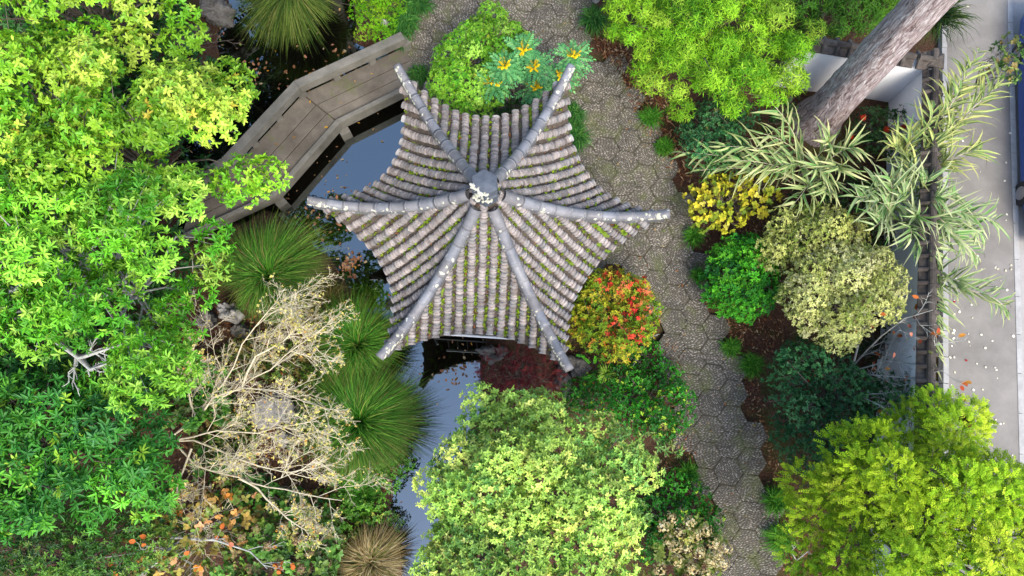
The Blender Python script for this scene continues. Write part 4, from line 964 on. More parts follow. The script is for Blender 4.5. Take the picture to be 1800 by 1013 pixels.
for (px_, z_, s_) in MAHO:
    top = U(*px_, z_); base = U(925 + (px_[0] - 925) * .35, 190, 0)
    MB().tube([base - Vector((0, 0, .1)), base.lerp(top, .5) + Vector((0, -.05, .15)), top], [.03, .025, .02], 7).build('stem', M_BARK, mh, smooth=True)
    n_ = 13
    for k in range(n_):
        a = 2 * math.pi * k / n_ * 2.0 + rgh.normal(0, .15); el = .30 if k % 2 else -.05
        V, F, C = frond(rgh, top - Vector((0, 0, .03)), (math.cos(a), math.sin(a), el), rgh.uniform(.40, .52), [((96, 168, 96), 4), ((76, 146, 84), 3), ((124, 186, 108), 2)])
        link('frond', mesh_np('frond', V, F, M_LEAF, C), mh)
    if z_ > 1.0:
        fl = []
        for k in range(9):
            a = 6.283 * k / 9 + rgh.normal(0, .2); e = rgh.uniform(.45, 1.1); d = Vector((math.cos(a) * math.cos(e), math.sin(a) * math.cos(e), math.sin(e))); L_ = rgh.uniform(.16, .24)
            q = [top + d * (L_ * i / 7) for i in range(2, 8)]
            P_ = np.repeat(np.array([tuple(x) for x in q]), 1, 0); A_ = np.tile(np.array(tuple(d)), (len(P_), 1)); fl.append(whorls(rgh, P_, A_, 6, .032, .024, .3, palette(rgh, len(P_), [((250, 216, 30), 4), ((240, 196, 24), 2)], .9), LEAF_SMALL))
        V, F, C = join(fl); link('flower_spike', mesh_np('flower_spike', V, F, M_SOFT, C.clip(0, 1)), mh)
LIR = [((70, 132, 54), 4), ((52, 108, 46), 4), ((104, 160, 70), 2)]
for lab, px_, rad_, sd_ in [('strap-leaved grass clump at the top of the path beside the pale stone', (1042, 42), .50, 81), ('strap-leaved grass clump at the very top left of the path', (738, 12), .55, 82), ('strap-leaved grass clump beside the bright moss shrub', (716, 46), .52, 83),
                             ('strap-leaved grass clump between the moss shrub and the rail end', (702, 78), .32, 84), ('strap-leaved grass clump below the upper right roof tip', (1003, 205), .40, 85), ('strap-leaved grass clump along the right eave', (1010, 248), .40, 86),
                             ('dark strap-leaved clump beside the upright stone at the bridge end', (738, 138), .28, 87), ('strap-leaved grass clump hugging the right eave lower down', (1002, 225), .34, 88)]:
    tussock('strap_grass', lab, px_, .0, rad_, .42, 420, .026, LIR, sd_, group='strap-leaved grass clumps edging the path', segs=4, r0=.16, lean=(0, -.1))
plant('moss_shrub', 'vivid lime mossy shrub at the pond edge left of the path top', 'shrub', [(612, -60), (690, -60), (705, 20), (690, 55), (655, 82), (628, 62)], .35, .75, .24, 900, 4, .05, .016, [((118, 184, 24), 4), ((92, 160, 20), 4), ((154, 196, 40), 1.5)], 89, mat=M_SOFT)
plant('dwarf_yew', 'fringe of dark leaves along the pavilion upper edge', 'shrub', [(830, 180), (900, 170), (960, 165), (985, 185), (900, 210), (830, 210)], .25, .55, .22, 200, 6, .08, .03, [((44, 84, 36), 4), ((64, 110, 44), 2)], 90)
# nandina: green-yellow with red lobes
NAND = [(1012, 485), (1060, 470), (1112, 476), (1142, 495), (1157, 545), (1150, 592), (1112, 632), (1062, 640), (1032, 606), (1000, 602), (998, 540)]
plant('nandina', 'nandina shrub with red orange and yellow-green leaves beside the right eave', 'shrub', NAND, .5, 1.15, .22, 420, 6, .075, .030, [((176, 180, 46), 4), ((130, 160, 40), 4), ((100, 140, 36), 4), ((190, 176, 60), 2.4), ((214, 130, 54), 1.3), ((220, 90, 54), .5)], 91, zp=.9, lobe_var=.12, mat=M_SOFT)
plant('nandina', 'red-tipped sprays on the nandina top', 'shrub', [(1035, 490), (1090, 478), (1135, 495), (1145, 545), (1130, 600), (1085, 610), (1050, 570), (1090, 540)], 1.0, 1.3, .12, 150, 6, .07, .028, [((224, 86, 62), 4), ((232, 130, 84), 3), ((210, 56, 50), 2), ((224, 160, 70), 2)], 92, zp=1.1, mat=M_SOFT, trunk=.02, spread=1.6)
n1, n2 = [o for o in COL.objects if o.name.startswith('nandina')][:2]        # the red sprays are part of the one shrub
for ch in list(n2.children):
    if ch.name.startswith('crown'):
        ch.name = 'red_sprays'; ch['label'] = 'red and orange leaf sprays'; ch.parent = n1; ch.matrix_parent_inverse = n1.matrix_basis.inverted()
    else: bpy.data.objects.remove(ch)
bpy.data.objects.remove(n2)
plant('laceleaf_maple', 'dark red laceleaf maple in the shade below the eave', 'shrub', [(835, 655), (860, 628), (920, 612), (975, 640), (988, 690), (940, 700), (860, 700)], .25, .6, .22, 260, 6, .05, .014, [((120, 44, 46), 4), ((92, 34, 38), 4), ((150, 66, 56), 1.5)], 93, style='spray', pairs=6, axlen=.16, tpl=LEAF_LANCE, mat=M_SOFT, trunk=.03)
HEDGE = [((32, 104, 20), 5), ((44, 128, 24), 4), ((64, 150, 30), 2), ((36, 108, 24), 2), ((190, 228, 60), 1.8)]
plant('clipped_hedge', 'dark glossy clipped shrub flecked with lime shoots right of the red maple', 'hedge', [(1000, 665), (1062, 640), (1130, 652), (1198, 662), (1220, 708), (1208, 752), (1150, 768), (1070, 752), (1010, 712)], .45, .85, .27, 600, 5, .055, .026, HEDGE, 94, zp=.7)
plant('clipped_hedge', 'dark glossy clipped shrub flecked with lime shoots near the bottom of the path', 'hedge', [(1125, 868), (1180, 838), (1240, 848), (1268, 890), (1262, 945), (1200, 965), (1130, 990), (1100, 940)], .35, .75, .26, 600, 5, .055, .026, HEDGE, 95, zp=.6)
plant('clipped_hedge', 'small round dark shrub at the path edge above the flecked hedge', 'hedge', [(1132, 640), (1165, 630), (1195, 645), (1190, 668), (1150, 668)], .25, .5, .2, 600, 5, .055, .026, HEDGE[:3], 96)
plant('clipped_hedge', 'bare-edged green shrub under the red-leaved nandina', 'hedge', [(1095, 620), (1150, 590), (1165, 620), (1140, 645), (1100, 650)], .15, .35, .18, 500, 5, .055, .026, HEDGE[:3], 97)
plant('fern', 'vivid green upright fern beside the lower right roof tip', 'fern', [(1035, 610), (1052, 625), (1060, 665), (1080, 690), (1045, 690), (1035, 650)], .35, .7, .18, 60, 6, .05, .016, [((96, 190, 40), 4), ((70, 160, 36), 2)], 98, style='spray', pairs=9, axlen=.26, mat=M_SOFT, trunk=.02)
tussock('spiky_rosette', 'small lime spiky rosette beside the lower right roof tip', (1064, 658), .75, .26, .22, 90, .018, [((150, 200, 60), 3), ((190, 210, 100), 2)], 99, cat='plant', r0=.02, colk=.6)
plant('fern', 'low bright fern left of the flecked hedge', 'fern', [(1000, 680), (1040, 690), (1050, 730), (1010, 730)], .2, .4, .18, 60, 6, .05, .016, [((80, 160, 40), 4), ((60, 130, 36), 2)], 100, style='spray', pairs=9, axlen=.26, mat=M_SOFT, trunk=.02)
plant('broadleaf_tree', 'pale green dense-crowned tree at the bottom centre over the channel', 'tree', [(832, 684), (872, 690), (930, 690), (985, 702), (1002, 742), (1062, 742), (1122, 770), (1165, 802), (1166, 842), (1130, 872), (1142, 922), (1120, 965), (1132, 1005), (1110, 1110), (700, 1110), (736, 980), (752, 925), (738, 872), (760, 805), (790, 762)],
      2.4, 4.4, .36, 620, 7, .078, .032, [((184, 220, 96), 4), ((160, 206, 84), 4), ((218, 232, 112), 2.4), ((126, 180, 80), 2), ((230, 236, 130), .8)], 101, zp=3.6, dome=1.0, trunk=.11, inner=.3, lump=.55, spread=.72)
plant('rhododendron', 'small sprawling rhododendron with pale whorls beside the path', 'shrub', [(1130, 745), (1165, 735), (1200, 770), (1195, 800), (1160, 795), (1140, 775)], .5, .8, .2, 70, 7, .15, .04, [((120, 164, 84), 4), ((150, 176, 90), 2), ((200, 196, 120), .6)], 102, trunk=.02)
HYT = [(1145, 930), (1175, 902), (1225, 912), (1262, 935), (1284, 960), (1270, 1000), (1250, 1060), (1150, 1060)]
plant('hydrangea', 'hydrangea with tan dried flower heads at the bottom of the path', 'shrub', HYT, .5, .9, .25, 90, 6, .12, .07, [((130, 150, 66), 4), ((96, 124, 50), 3), ((170, 170, 90), 1.5)], 103, zp=.8, trunk=.03)
def flower_heads(label, pts, z, r, cols, seed, name='flower_head', parent=None):
    rg = np.random.default_rng(seed)
    for (x, y) in pts:
        c = np.array(tuple(U(x, y, z + .12 + rg.uniform(-.08, .08)))); n = norm(rg.normal(size=(46, 3))); n[:, 2] = np.abs(n[:, 2]) * .9; P_ = c + n * r * rg.uniform(.7, 1.15, (46, 1)) * np.array([1, 1, .7])
        V, F, C = whorls(rg, P_, n, 4, .034, .03, .2, palette(rg, 46, cols, .6), LEAF_SMALL)
        link(name, mesh_np(name, V, F, M_SOFT, C.clip(0, 1)), parent)
hy = [o for o in COL.objects if o.name.startswith('hydrangea')]
rhy = random.Random(3)
flower_heads('', [(1165, 925), (1180, 912), (1195, 935), (1212, 918), (1222, 942), (1240, 932), (1255, 955), (1276, 962), (1205, 960), (1228, 970), (1248, 985), (1190, 985), (1270, 990), (1215, 1000), (1240, 1008), (1175, 950), (1160, 1000), (1200, 905), (1262, 975), (1188, 960)], .95, .135, [((240, 224, 170), 4), ((226, 200, 140), 3), ((250, 240, 200), 1.5)], 104, parent=hy[1])
flower_heads('', [(425, 945), (450, 930), (470, 960), (500, 925), (520, 950), (545, 975), (560, 930), (490, 990), (530, 1000), (440, 1000), (575, 990)], 1.06, .09, [((176, 150, 112), 4), ((196, 156, 130), 2), ((150, 150, 84), 2)], 105, parent=hy[0])

# ---- right side
BAM = [((150, 204, 46), 4), ((122, 184, 36), 4), ((180, 220, 70), 2), ((86, 146, 28), 2)]
plant('bamboo_grove', 'lime green dwarf bamboo mass at the top right of the path', 'bamboo', [(1052, 45), (1070, -100), (1330, -100), (1360, 10), (1395, 36), (1398, 85), (1375, 120), (1418, 142), (1400, 180), (1310, 192), (1250, 212), (1176, 200), (1134, 150), (1088, 90)],
      1.1, 2.2, .34, 520, 6, .14, .022, BAM, 111, tpl=LEAF_LANCE, elev=.1, zp=1.6, dome=.7, mat=M_SOFT, trunk=.03, up=.2, inner=.3, lump=.8, spread=1.0)
plant('bamboo_grove', 'darker bamboo growing behind the white wall at the top right', 'bamboo', [(1330, -100), (1620, -100), (1600, 20), (1540, 60), (1470, 50), (1390, 30)], .9, 1.6, .36, 420, 6, .15, .022, [((66, 116, 30), 4), ((50, 92, 28), 3), ((96, 146, 40), 1.5)], 112, tpl=LEAF_LANCE, elev=.1, zp=1.3, mat=M_SOFT, trunk=.03)
plant('bamboo_sprig', 'lime bamboo sprig leaning in front of the white wall', 'bamboo', [(1360, 90), (1400, 60), (1440, 45), (1445, 75), (1400, 115)], 1.7, 2.2, .2, 400, 6, .15, .022, BAM, 113, tpl=LEAF_LANCE, elev=.1, zp=1.9, mat=M_SOFT, trunk=.02)
plant('round_shrub', 'rounded dark green shrub left of the variegated reeds', 'shrub', [(1188, 225), (1228, 182), (1290, 168), (1332, 195), (1328, 260), (1292, 292), (1240, 298), (1202, 272)], .6, 1.1, .27, 420, 6, .066, .026, [((62, 118, 64), 4), ((44, 96, 54), 4), ((90, 146, 76), 2), ((130, 120, 60), .25)], 114, zp=.9)
plant('yellow_leaved_shrub', 'shrub with large yellow autumn leaves under the reed tip', 'shrub', [(1206, 352), (1225, 315), (1285, 302), (1350, 318), (1380, 340), (1342, 372), (1275, 408), (1222, 402)], .5, .95, .22, 120, 5, .095, .062, [((220, 206, 60), 4), ((190, 190, 50), 3), ((150, 164, 48), 2.5), ((110, 136, 44), 2), ((228, 216, 100), 1)], 115, tpl=LEAF_ROUND, zp=.8, mat=M_SOFT, trunk=.025)
plant('round_shrub', 'tight round vivid green shrub beside the cream variegated shrub', 'shrub', [(1240, 492), (1262, 432), (1310, 405), (1362, 440), (1374, 512), (1347, 556), (1292, 562), (1250, 532)], .55, 1.15, .24, 460, 6, .07, .032, [((72, 156, 34), 4), ((56, 134, 40), 4), ((100, 180, 44), 2), ((40, 104, 44), 1.5)], 116, zp=.9, mat=M_SOFT, spread=.55, dome=.9)
CREAM = [((186, 190, 106), 4), ((160, 172, 84), 3), ((206, 208, 140), 2.4), ((120, 140, 60), 2.4)]
plant('variegated_shrub', 'cream and olive variegated shrub, upper of the two', 'shrub', [(1328, 425), (1360, 382), (1430, 358), (1502, 375), (1520, 425), (1455, 462), (1400, 472), (1350, 472)], 1.0, 1.6, .28, 520, 6, .062, .026, CREAM, 117, zp=1.35, mat=M_SOFT, spread=.6)
plant('variegated_shrub', 'pale cream variegated shrub, larger and lower of the two', 'shrub', [(1368, 488), (1430, 452), (1500, 428), (1562, 448), (1598, 492), (1590, 540), (1535, 562), (1492, 615), (1440, 604), (1388, 562)], 1.2, 1.95, .28, 520, 6, .062, .026, [((200, 204, 124), 4), ((172, 182, 96), 3), ((220, 220, 156), 2.6), ((132, 150, 70), 2)], 118, zp=1.6, mat=M_SOFT, spread=.6)
plant('evergreen_shrub', 'deep blue-green small-leaved shrub right of the path', 'shrub', [(1338, 622), (1395, 588), (1470, 620), (1540, 650), (1618, 660), (1622, 725), (1545, 750), (1505, 790), (1425, 838), (1378, 826), (1358, 765)], .7, 1.4, .33, 420, 6, .064, .026, [((54, 112, 56), 4), ((42, 92, 50), 4), ((78, 136, 72), 2), ((100, 156, 92), 1)], 119, zp=1.1, lump=.6, spread=.9)
CON = [((172, 206, 40), 4), ((142, 186, 34), 4), ((196, 218, 60), 2), ((96, 140, 28), 2)]
plant('conifer', 'lime green feathery conifer filling the lower right corner', 'tree', [(1450, 770), (1490, 738), (1556, 748), (1602, 700), (1660, 686), (1745, 715), (1732, 772), (1698, 792), (1770, 818), (1860, 846), (1900, 1110), (1425, 1110), (1405, 965), (1408, 905), (1440, 885), (1412, 852), (1425, 822)],
      1.4, 4.3, .36, 800, 6, .055, .024, CON, 120, tpl=LEAF_LANCE, zp=3.0, dome=1.3, style='spray', pairs=5, axlen=.17, mat=M_SOFT, trunk=.04, inner=.3, spread=.8, lump=.7)
cf = [o for o in COL.objects if o.name.startswith('conifer')][0]
flower_heads('', [(1690, 735), (1700, 745), (1655, 815), (1680, 830), (1720, 860), (1712, 905), (1725, 925), (1745, 960), (1785, 850), (1640, 920), (1700, 985), (1752, 995), (1665, 870), (1735, 895)], 3.55, .06, [((120, 66, 40), 4), ((90, 50, 34), 3), ((150, 96, 60), 1)], 222, name='cone_cluster', parent=cf)
plant('flowering_shrub', 'dark shrub dotted with orange red flowers behind the pine trunk base', 'shrub', [(1490, 215), (1530, 188), (1590, 185), (1620, 225), (1600, 275), (1520, 280)], .5, .9, .25, 300, 6, .06, .026, [((44, 84, 36), 4), ((60, 104, 42), 3), ((30, 64, 30), 2)], 121, zp=.7)
flower_heads('', [(1517, 207), (1558, 228), (1588, 224), (1495, 240)], .98, .055, [((226, 78, 40), 4), ((200, 60, 36), 2)], 122, parent=[o for o in COL.objects if o.name.startswith('flowering_shrub')][0])
plant('dark_shrub', 'dark shadowy shrub at the foot of the pine trunk', 'shrub', [(1350, 185), (1390, 170), (1410, 200), (1390, 225), (1340, 220)], .3, .6, .22, 250, 6, .07, .03, [((34, 64, 30), 4), ((50, 84, 36), 2)], 123)
plant('dark_shrub', 'dark undergrowth between the reed clump and the cream shrub', 'shrub', [(1380, 330), (1480, 300), (1580, 330), (1600, 430), (1530, 440), (1420, 350)], .3, .6, .28, 200, 6, .08, .03, [((40, 70, 30), 4), ((64, 96, 40), 2), ((90, 80, 50), 1)], 124)
plant('dark_shrub', 'dark undergrowth below the cream shrub beside the beech', 'shrub', [(1480, 600), (1560, 570), (1590, 600), (1560, 640), (1500, 640)], .1, .35, .22, 200, 6, .07, .03, [((36, 60, 30), 4), ((60, 70, 40), 2)], 125)
for lab, px_, rad_, sd_ in [('grass tuft at the right path edge near the bottom', (1368, 945), .36, 131), ('grass tuft at the right path edge above the lowest one', (1360, 880), .34, 132), ('grass tuft on the left path edge below the rhododendron', (1208, 832), .24, 133), ('grass tuft at the path edge under the yellow-leaved shrub', (1216, 418), .26, 134),
                             ('grass tuft at the path edge below the vivid round shrub', (1282, 612), .24, 135), ('grass tuft in the mulch left of the blue-green shrub', (1318, 642), .28, 136), ('grass tuft in the bark litter left of the round dark shrub', (1142, 212), .3, 137), ('grass tuft beside the path below the bamboo', (1165, 262), .24, 138), ('small tuft growing at the path edge by the vivid round shrub', (1225, 486), .16, 139)]:
    tussock('grass_tuft', lab, px_, .0, rad_ * 1.25, .28, 360, .02, [((84, 156, 42), 4), ((62, 126, 36), 3), ((116, 176, 58), 1.5)], sd_, group='grass tufts along the path', segs=4, r0=.1)

# ---- pine trunk with its crown far above the frame
pb = U(1436, 214, 0); pt_ = U(1632, 0, 4.9)
pine = empty('pine_tree', (pb.x, pb.y, -.05), 'thick purplish-brown leaning pine trunk at the upper right', 'tree')
ax = (pt_ - pb); mb = MB(); V = []; F = []; NZ, NA = 64, 40; rgp = np.random.default_rng(7)
for k in range(NZ + 1):
    f = k / NZ * 2.45; c = pb + ax * f; z = f * 4.9
    r = .47 - .020 * z + .20 * math.exp(-z / .35)
    for a in range(NA):
        t = 2 * math.pi * a / NA; rr = r * (1 + .035 * math.sin(3 * t + z * .6) + .03 * math.sin(7 * t + 1.7 * math.sin(z * 1.3)) + .02 * math.sin(13 * t + z * 3) + rgp.normal(0, .018))
        V.append((c.x + rr * math.cos(t), c.y + rr * math.sin(t), c.z - .15 * (k == 0)))
for k in range(NZ):
    for a in range(NA): F.append((k * NA + a, k * NA + (a + 1) % NA, (k + 1) * NA + (a + 1) % NA, (k + 1) * NA + a))
F.append(tuple(range(NZ * NA, (NZ + 1) * NA)))
mb.add(V, F).build('trunk', M_PINE, pine, smooth=True)
def far_crown(parent, c, rad, h, n, cols, seed, ln=.3, wd=.06):
    rg = np.random.default_rng(seed); L = [(c[0] + rg.normal(0, rad * .5), c[1] + rg.normal(0, rad * .5), c[2] + rg.uniform(-h, h) * .5, rad * rg.uniform(.3, .5)) for _ in range(16)]
    P, Nn, I = shell(rg, np.array(L), n, .7, -.8); V, F, C = whorls(rg, P, Nn, 7, ln, wd, .4, palette(rg, len(P), cols, .5), LEAF_LANCE)
    link('crown', mesh_np('crown', V, F, M_SOFT, C), parent)['kind'] = 'stuff'
    return L
ptop = pb + ax * 2.42
Lp = far_crown(pine, (ptop.x + 2.2, ptop.y + 1.8, ptop.z + 1.4), 2.2, 2.0, 40, [((60, 90, 40), 3), ((44, 74, 36), 3)], 8)
branch_tubes(np.random.default_rng(9), ptop - Vector((0, 0, .6)), Lp, .10).build('branches', M_BARK, pine, smooth=True)['kind'] = 'stuff'
# tall trees north-west of the pond: their crowns show only as dark reflections in the water
for lab, x, y, z, rad, sd in [('tall dark tree north of the pond seen only reflected in the water', -6.2, 15.2, 8.2, 3.4, 141), ('tall dark tree north-west of the pond seen only reflected in the water', -11.5, 13.5, 8.0, 3.4, 142)]:
    t = empty('tall_tree', (x, y, -.15), lab, 'tree')
    MB().tube([(x, y, -.4), (x + .1, y, 3), (x, y + .1, z - 1)], [.32, .26, .18], 12).build('trunk', M_BARK, t, smooth=True)
    Lq = far_crown(t, (x, y, z), rad, 5.0, 70, [((50, 110, 40), 3), ((50, 84, 36), 3), ((96, 130, 50), 1)], sd, .34, .13)
    branch_tubes(np.random.default_rng(sd), (x, y, z - 2), Lq, .12).build('branches', M_BARK, t, smooth=True)['kind'] = 'stuff'

# ---- variegated giant reeds: every cane arches out and carries two ranks of striped leaves
LEAF_REED = (np.array([(0, 0, 0), (.18, .5, .05), (.18, -.5, .05), (.18, 0, .02), (.5, .42, .0), (.5, -.42, .0), (.5, 0, -.03), (.8, .2, -.20), (.8, -.2, -.20), (.96, 0, -.40)]),
             np.array([(0, 3, 1), (0, 2, 3), (1, 3, 6), (1, 6, 4), (2, 6, 3), (2, 5, 6), (4, 6, 7), (5, 8, 6), (6, 8, 7), (7, 8, 9)]))
def reed(label, base, canes, seed, green, cream):
    rg = np.random.default_rng(seed); t = empty('variegated_reed', U(*base, 0), label, 'reed', 'variegated reeds by the wall')
    b0 = U(*base, 0)
    for (px_, zt, hump) in canes:
        tip = U(*px_, zt); b = b0 + Vector((rg.normal(0, .12), rg.normal(0, .12), -.06)); m = b.lerp(tip, .45); m.z = max(zt, .6) * .85 + hump
        cp = [(1 - s) ** 2 * b + 2 * s * (1 - s) * m + s * s * tip for s in np.linspace(0, 1, 15)]
        cn = MB().tube(cp, [.016 * (1 - .7 * k / 14) for k in range(15)], 6).build('cane', M_BRANCH, t, smooth=True)
        n = 23
        for k in range(n):
            s = .30 + .70 * k / n; p = (1 - s) ** 2 * b + 2 * s * (1 - s) * m + s * s * tip; d = (2 * (1 - s) * (m - b) + 2 * s * (tip - m)).normalized()
            sd = d.cross(Vector((0, 0, 1))).normalized() * (1 if k % 2 else -1); L = rg.uniform(.42, .82) * (1.05 - .5 * max(s - .7, 0) / .3)
            dd = d * rg.uniform(.5, 1.1) + sd * rg.uniform(.35, 1.0) + Vector((rg.normal(0, .14), rg.normal(0, .14), rg.uniform(-.1, .45)))
            if k == n - 1: dd = d
            T, Fa = LEAF_REED; V, F, _ = leaves(np.array([tuple(p)]), np.array([tuple(dd)]), np.array([(*rg.normal(0, .55, 2), 1.0)]), np.array([L]), np.array([.058 * rg.uniform(.7, 1.35)]), np.zeros((1, 3)), LEAF_REED)
            g = np.array(srgb(green, .6)) * rg.uniform(.8, 1.25); c = np.array(srgb(cream, .6)) * rg.uniform(.85, 1.1); w = rg.random()
            mid, eg = (g, c) if w < .6 else ((c, g) if w < .8 else (c, c * .97))
            C = np.array([g, eg, eg if w < .35 else g, mid, eg, g * .6 + eg * .4, mid, eg, eg, eg])
            link('leaf', mesh_np('leaf', V, F, M_LEAF, C), cn)
GR, CR = (116, 168, 84), (224, 226, 156)
reed('variegated reed clump left of the pine base arching over the yellow-leaved shrub', (1420, 320), [((1192, 268), .9, .7), ((1225, 300), .8, .6), ((1262, 258), 1.3, .6), ((1330, 160), 1.6, .5), ((1290, 282), 1.3, .5), ((1370, 290), 1.6, .4), ((1395, 360), 1.4, .4), ((1340, 235), 1.7, .3), ((1455, 250), 1.9, .3), ((1475, 300), 2.0, .3), ((1430, 300), 1.9, .4), ((1500, 260), 1.8, .4), ((1310, 300), 1.1, .6), ((1450, 340), 1.6, .3)], 151, GR, CR)
reed('variegated reed clump leaning over the wall towards the footpath top', (1560, 330), [((1720, 85), 1.9, .9), ((1770, 110), 1.8, .9), ((1755, 150), 1.9, .8), ((1690, 150), 2.0, .7), ((1640, 190), 2.0, .5), ((1725, 265), 1.6, .8), ((1600, 230), 1.9, .5), ((1560, 250), 1.9, .3), ((1680, 215), 1.9, .6), ((1640, 240), 1.9, .5), ((1700, 110), 1.9, .8), ((1590, 290), 1.9, .3), ((1660, 285), 1.7, .6)], 152, (120, 160, 84), (218, 220, 130))
reed('variegated reed clump spilling over the wall in the middle', (1540, 400), [((1755, 395), 1.2, 1.1), ((1720, 455), 1.0, 1.1), ((1690, 430), 1.5, .9), ((1700, 380), 1.6, .9), ((1650, 350), 1.9, .6), ((1610, 380), 2.0, .4), ((1665, 400), 1.7, .7), ((1585, 340), 2.0, .4), ((1540, 355), 2.1, .2), ((1500, 345), 2.0, .2), ((1620, 440), 1.7, .4), ((1535, 400), 2.0, .2), ((1590, 300), 2.0, .3), ((1630, 310), 1.9, .5), ((1560, 310), 2.1, .3), ((1680, 340), 1.7, .7), ((1650, 460), 1.4, .7), ((1600, 420), 1.8, .4), ((1730, 420), 1.1, 1.0), ((1530, 330), 1.9, .3)], 153, GR, (210, 218, 160))
reed('sparse reed stems leaning out over the footpath below the main clump', (1585, 500), [((1770, 545), 1.0, 1.0), ((1650, 480), 1.6, .6), ((1690, 500), 1.3, .8), ((1640, 590), 1.3, .7), ((1625, 650), 1.2, .6)], 154, (110, 156, 84), (206, 214, 150))
tussock('dark_palm', 'dark spiky palm behind the wall under the pine trunk', (1625, 45), .5, 1.0, .8, 420, .03, [((40, 66, 26), 4), ((58, 88, 32), 3), ((90, 110, 44), 1)], 155, cat='palm', segs=5)
plant('ivy_tangle', 'ivy and reed tops hanging over the kerb at the right edge', 'climber', [(1740, 70), (1775, 60), (1800, 100), (1790, 150), (1755, 140)], 1.7, 2.1, .18, 90, 5, .09, .05, [((70, 110, 46), 3), ((100, 130, 60), 2), ((150, 130, 70), 1)], 156, zp=1.9, trunk=.02)

# ================================================================== LITTER (nobody could count it)
def litter(name, label, P, cols, seed, ln=(.05, .11), z=.03, wd=.4, tilt=.25, colk=.55, tpl=LEAF_OVAL):
    rg = np.random.default_rng(seed); n = len(P); P3 = np.column_stack([P, np.full(n, z) + rg.uniform(0, .012, n)])
    L = rg.uniform(*ln, n); V, F, C = leaves(P3, rg.normal(size=(n, 3)) * [1, 1, tilt * .3], np.tile([0, 0, 1.], (n, 1)) + rg.normal(0, tilt, (n, 3)), L, L * wd * rg.uniform(.7, 1.2, n), palette(rg, n, cols, colk) * rg.uniform(.7, 1.2, (n, 1)), tpl)
    o = link(name, mesh_np(name, V, F, M_SOFT, C.clip(0, 1))); tag(o, label, 'leaves', kind='stuff'); return o
rgl = np.random.default_rng(77)
def scatter_poly(px, n, z=0.0):
    poly = UP(px, z); lo, hi = poly.min(0), poly.max(0); P = rgl.uniform(lo, hi, (n * 4, 2)); return P[in_poly(P, poly)][:n]
BR = [((166, 116, 78), 3), ((132, 84, 58), 3), ((200, 160, 118), 2), ((220, 190, 150), 1), ((100, 62, 44), 3)]
litter('bark_litter', 'dry brown bamboo leaves along the right edge of the path', np.concatenate([scatter_poly([(1060, 40), (1100, 90), (1150, 150), (1190, 200), (1220, 290), (1215, 340), (1150, 260), (1110, 180), (1075, 105), (1040, 80)], 900), scatter_poly([(1060, 60), (1080, 60), (1090, 100), (1065, 100)], 120)]), BR, 161, (.08, .17), .02, .22)
litter('bark_mulch', 'brown bark mulch between the path and the right-hand shrubs', np.concatenate([scatter_poly([(1200, 400), (1260, 390), (1400, 380), (1420, 420), (1240, 440)], 500), scatter_poly([(1270, 555), (1370, 560), (1380, 600), (1330, 640), (1350, 760), (1400, 900), (1440, 1010), (1380, 1013), (1355, 900), (1345, 760), (1310, 720)], 1600), scatter_poly([(1160, 770), (1215, 780), (1230, 840), (1150, 850)], 260)]), BR, 162, (.03, .09), .0, .35)
litter('leaf_litter', 'fallen brown leaves over the left bank', np.concatenate([scatter_poly([(330, 560), (560, 520), (620, 700), (690, 800), (680, 1000), (250, 1000), (280, 700)], 2600), scatter_poly([(1000, 600), (1200, 600), (1220, 800), (1000, 720)], 500)]), BR + [((206, 130, 70), 1), ((190, 160, 110), 1)], 163, (.04, .11), .02, .45)
wat = UP(POND_PX, WATER_Z); Pw = rgl.uniform(wat.min(0), wat.max(0), (5000, 2)); Pw = Pw[in_poly(Pw, wat)]
dw = value_noise(Pw, .9, 31); Pw = Pw[(rgl.random(len(Pw)) < (dw - .42) * 1.2)]
litter('floating_leaves', 'fallen tan and brown leaves floating on the dark pond', Pw[:420], [((196, 160, 112), 3), ((150, 108, 76), 3), ((214, 190, 150), 1.4), ((206, 150, 60), .8)], 164, (.03, .10), WATER_Z + .004, .5, .06)
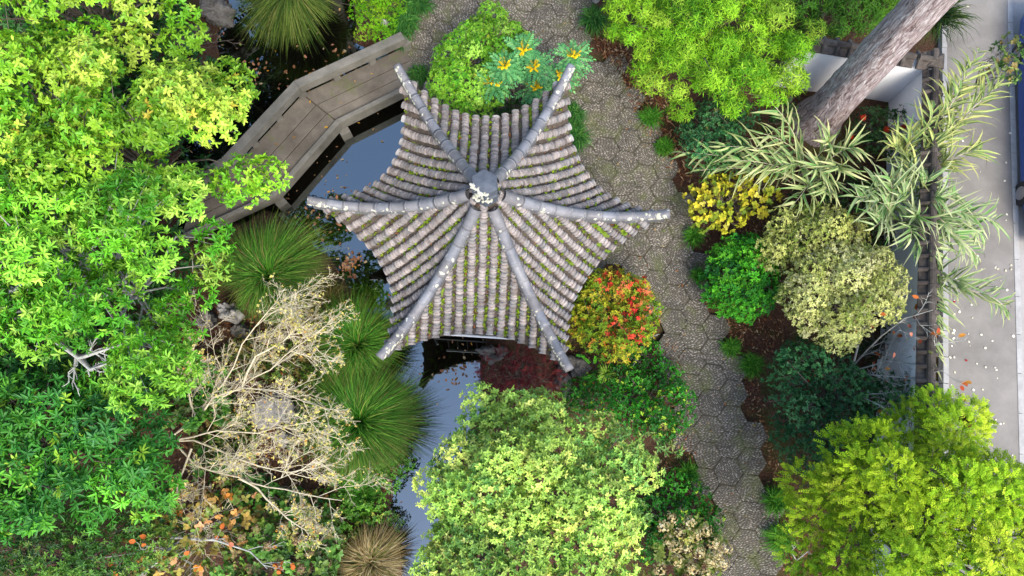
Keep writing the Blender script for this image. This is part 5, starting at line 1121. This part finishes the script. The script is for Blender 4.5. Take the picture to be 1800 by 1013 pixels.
clus = np.concatenate([np.array(U(x, y, WATER_Z))[:2] + rgl.normal(0, s, (n, 2)) for x, y, s, n in ((615, 465, .16, 70), (600, 380, .25, 40), (560, 150, .4, 50), (600, 110, .3, 30), (790, 650, .3, 30), (545, 385, .2, 20), (450, 140, .3, 30))])
litter('floating_leaves', 'drift of fallen leaves gathered on the pond beside the large rush clump', clus, [((206, 150, 116), 3), ((170, 120, 84), 3), ((214, 190, 150), 1.5), ((226, 160, 50), .6)], 165, (.05, .14), WATER_Z + .006, .55, .06)
Pe = rgl.uniform(PATHW.min(0), PATHW.max(0), (9000, 2)); Pe = Pe[in_poly(Pe, PATHW) & (edge_dist(Pe, PATHW) < .22)]; Pe = Pe[rgl.random(len(Pe)) < (value_noise(Pe, .6, 41) - .3)][:420]
litter('edge_litter', 'leaf crumbs and bark scraps spilling over the path edges', Pe, [((150, 110, 72), 3), ((112, 78, 52), 3), ((186, 150, 108), 2), ((96, 130, 44), 1.5)], 169, (.03, .08), .04, .35, .2)
Pp = scatter_poly(PATH_PX, 170); litter('path_leaves', 'scattered small fallen leaves on the pebble path', Pp, [((200, 170, 120), 3), ((180, 120, 70), 2), ((214, 190, 150), 1.5), ((120, 140, 60), 1)], 166, (.03, .09), .045, .45, .1)
litter('footpath_leaves', 'pale scraps and fallen petals on the concrete footpath', np.concatenate([scatter_poly([(1668, 400), (1782, 400), (1782, 830), (1720, 760), (1668, 690)], 46), scatter_poly([(1668, 470), (1680, 470), (1680, 690), (1668, 690)], 18), scatter_poly([(1690, 0), (1782, 0), (1782, 400), (1690, 400)], 14)]), [((236, 232, 214), 4), ((214, 206, 180), 2), ((150, 40, 40), .5)], 167, (.03, .08), .008, .8, .06, .9, LEAF_ROUND)
litter('deck_leaves', 'a few yellow fallen leaves on the bridge deck', np.array([tuple(U(x, y, .13))[:2] for x, y in ((489, 255), (545, 182), (625, 145), (480, 300), (430, 320), (600, 180), (655, 130), (445, 345), (520, 240), (570, 225))]), [((220, 170, 60), 3), ((200, 150, 80), 2)], 168, (.05, .11), .13, .5, .1)
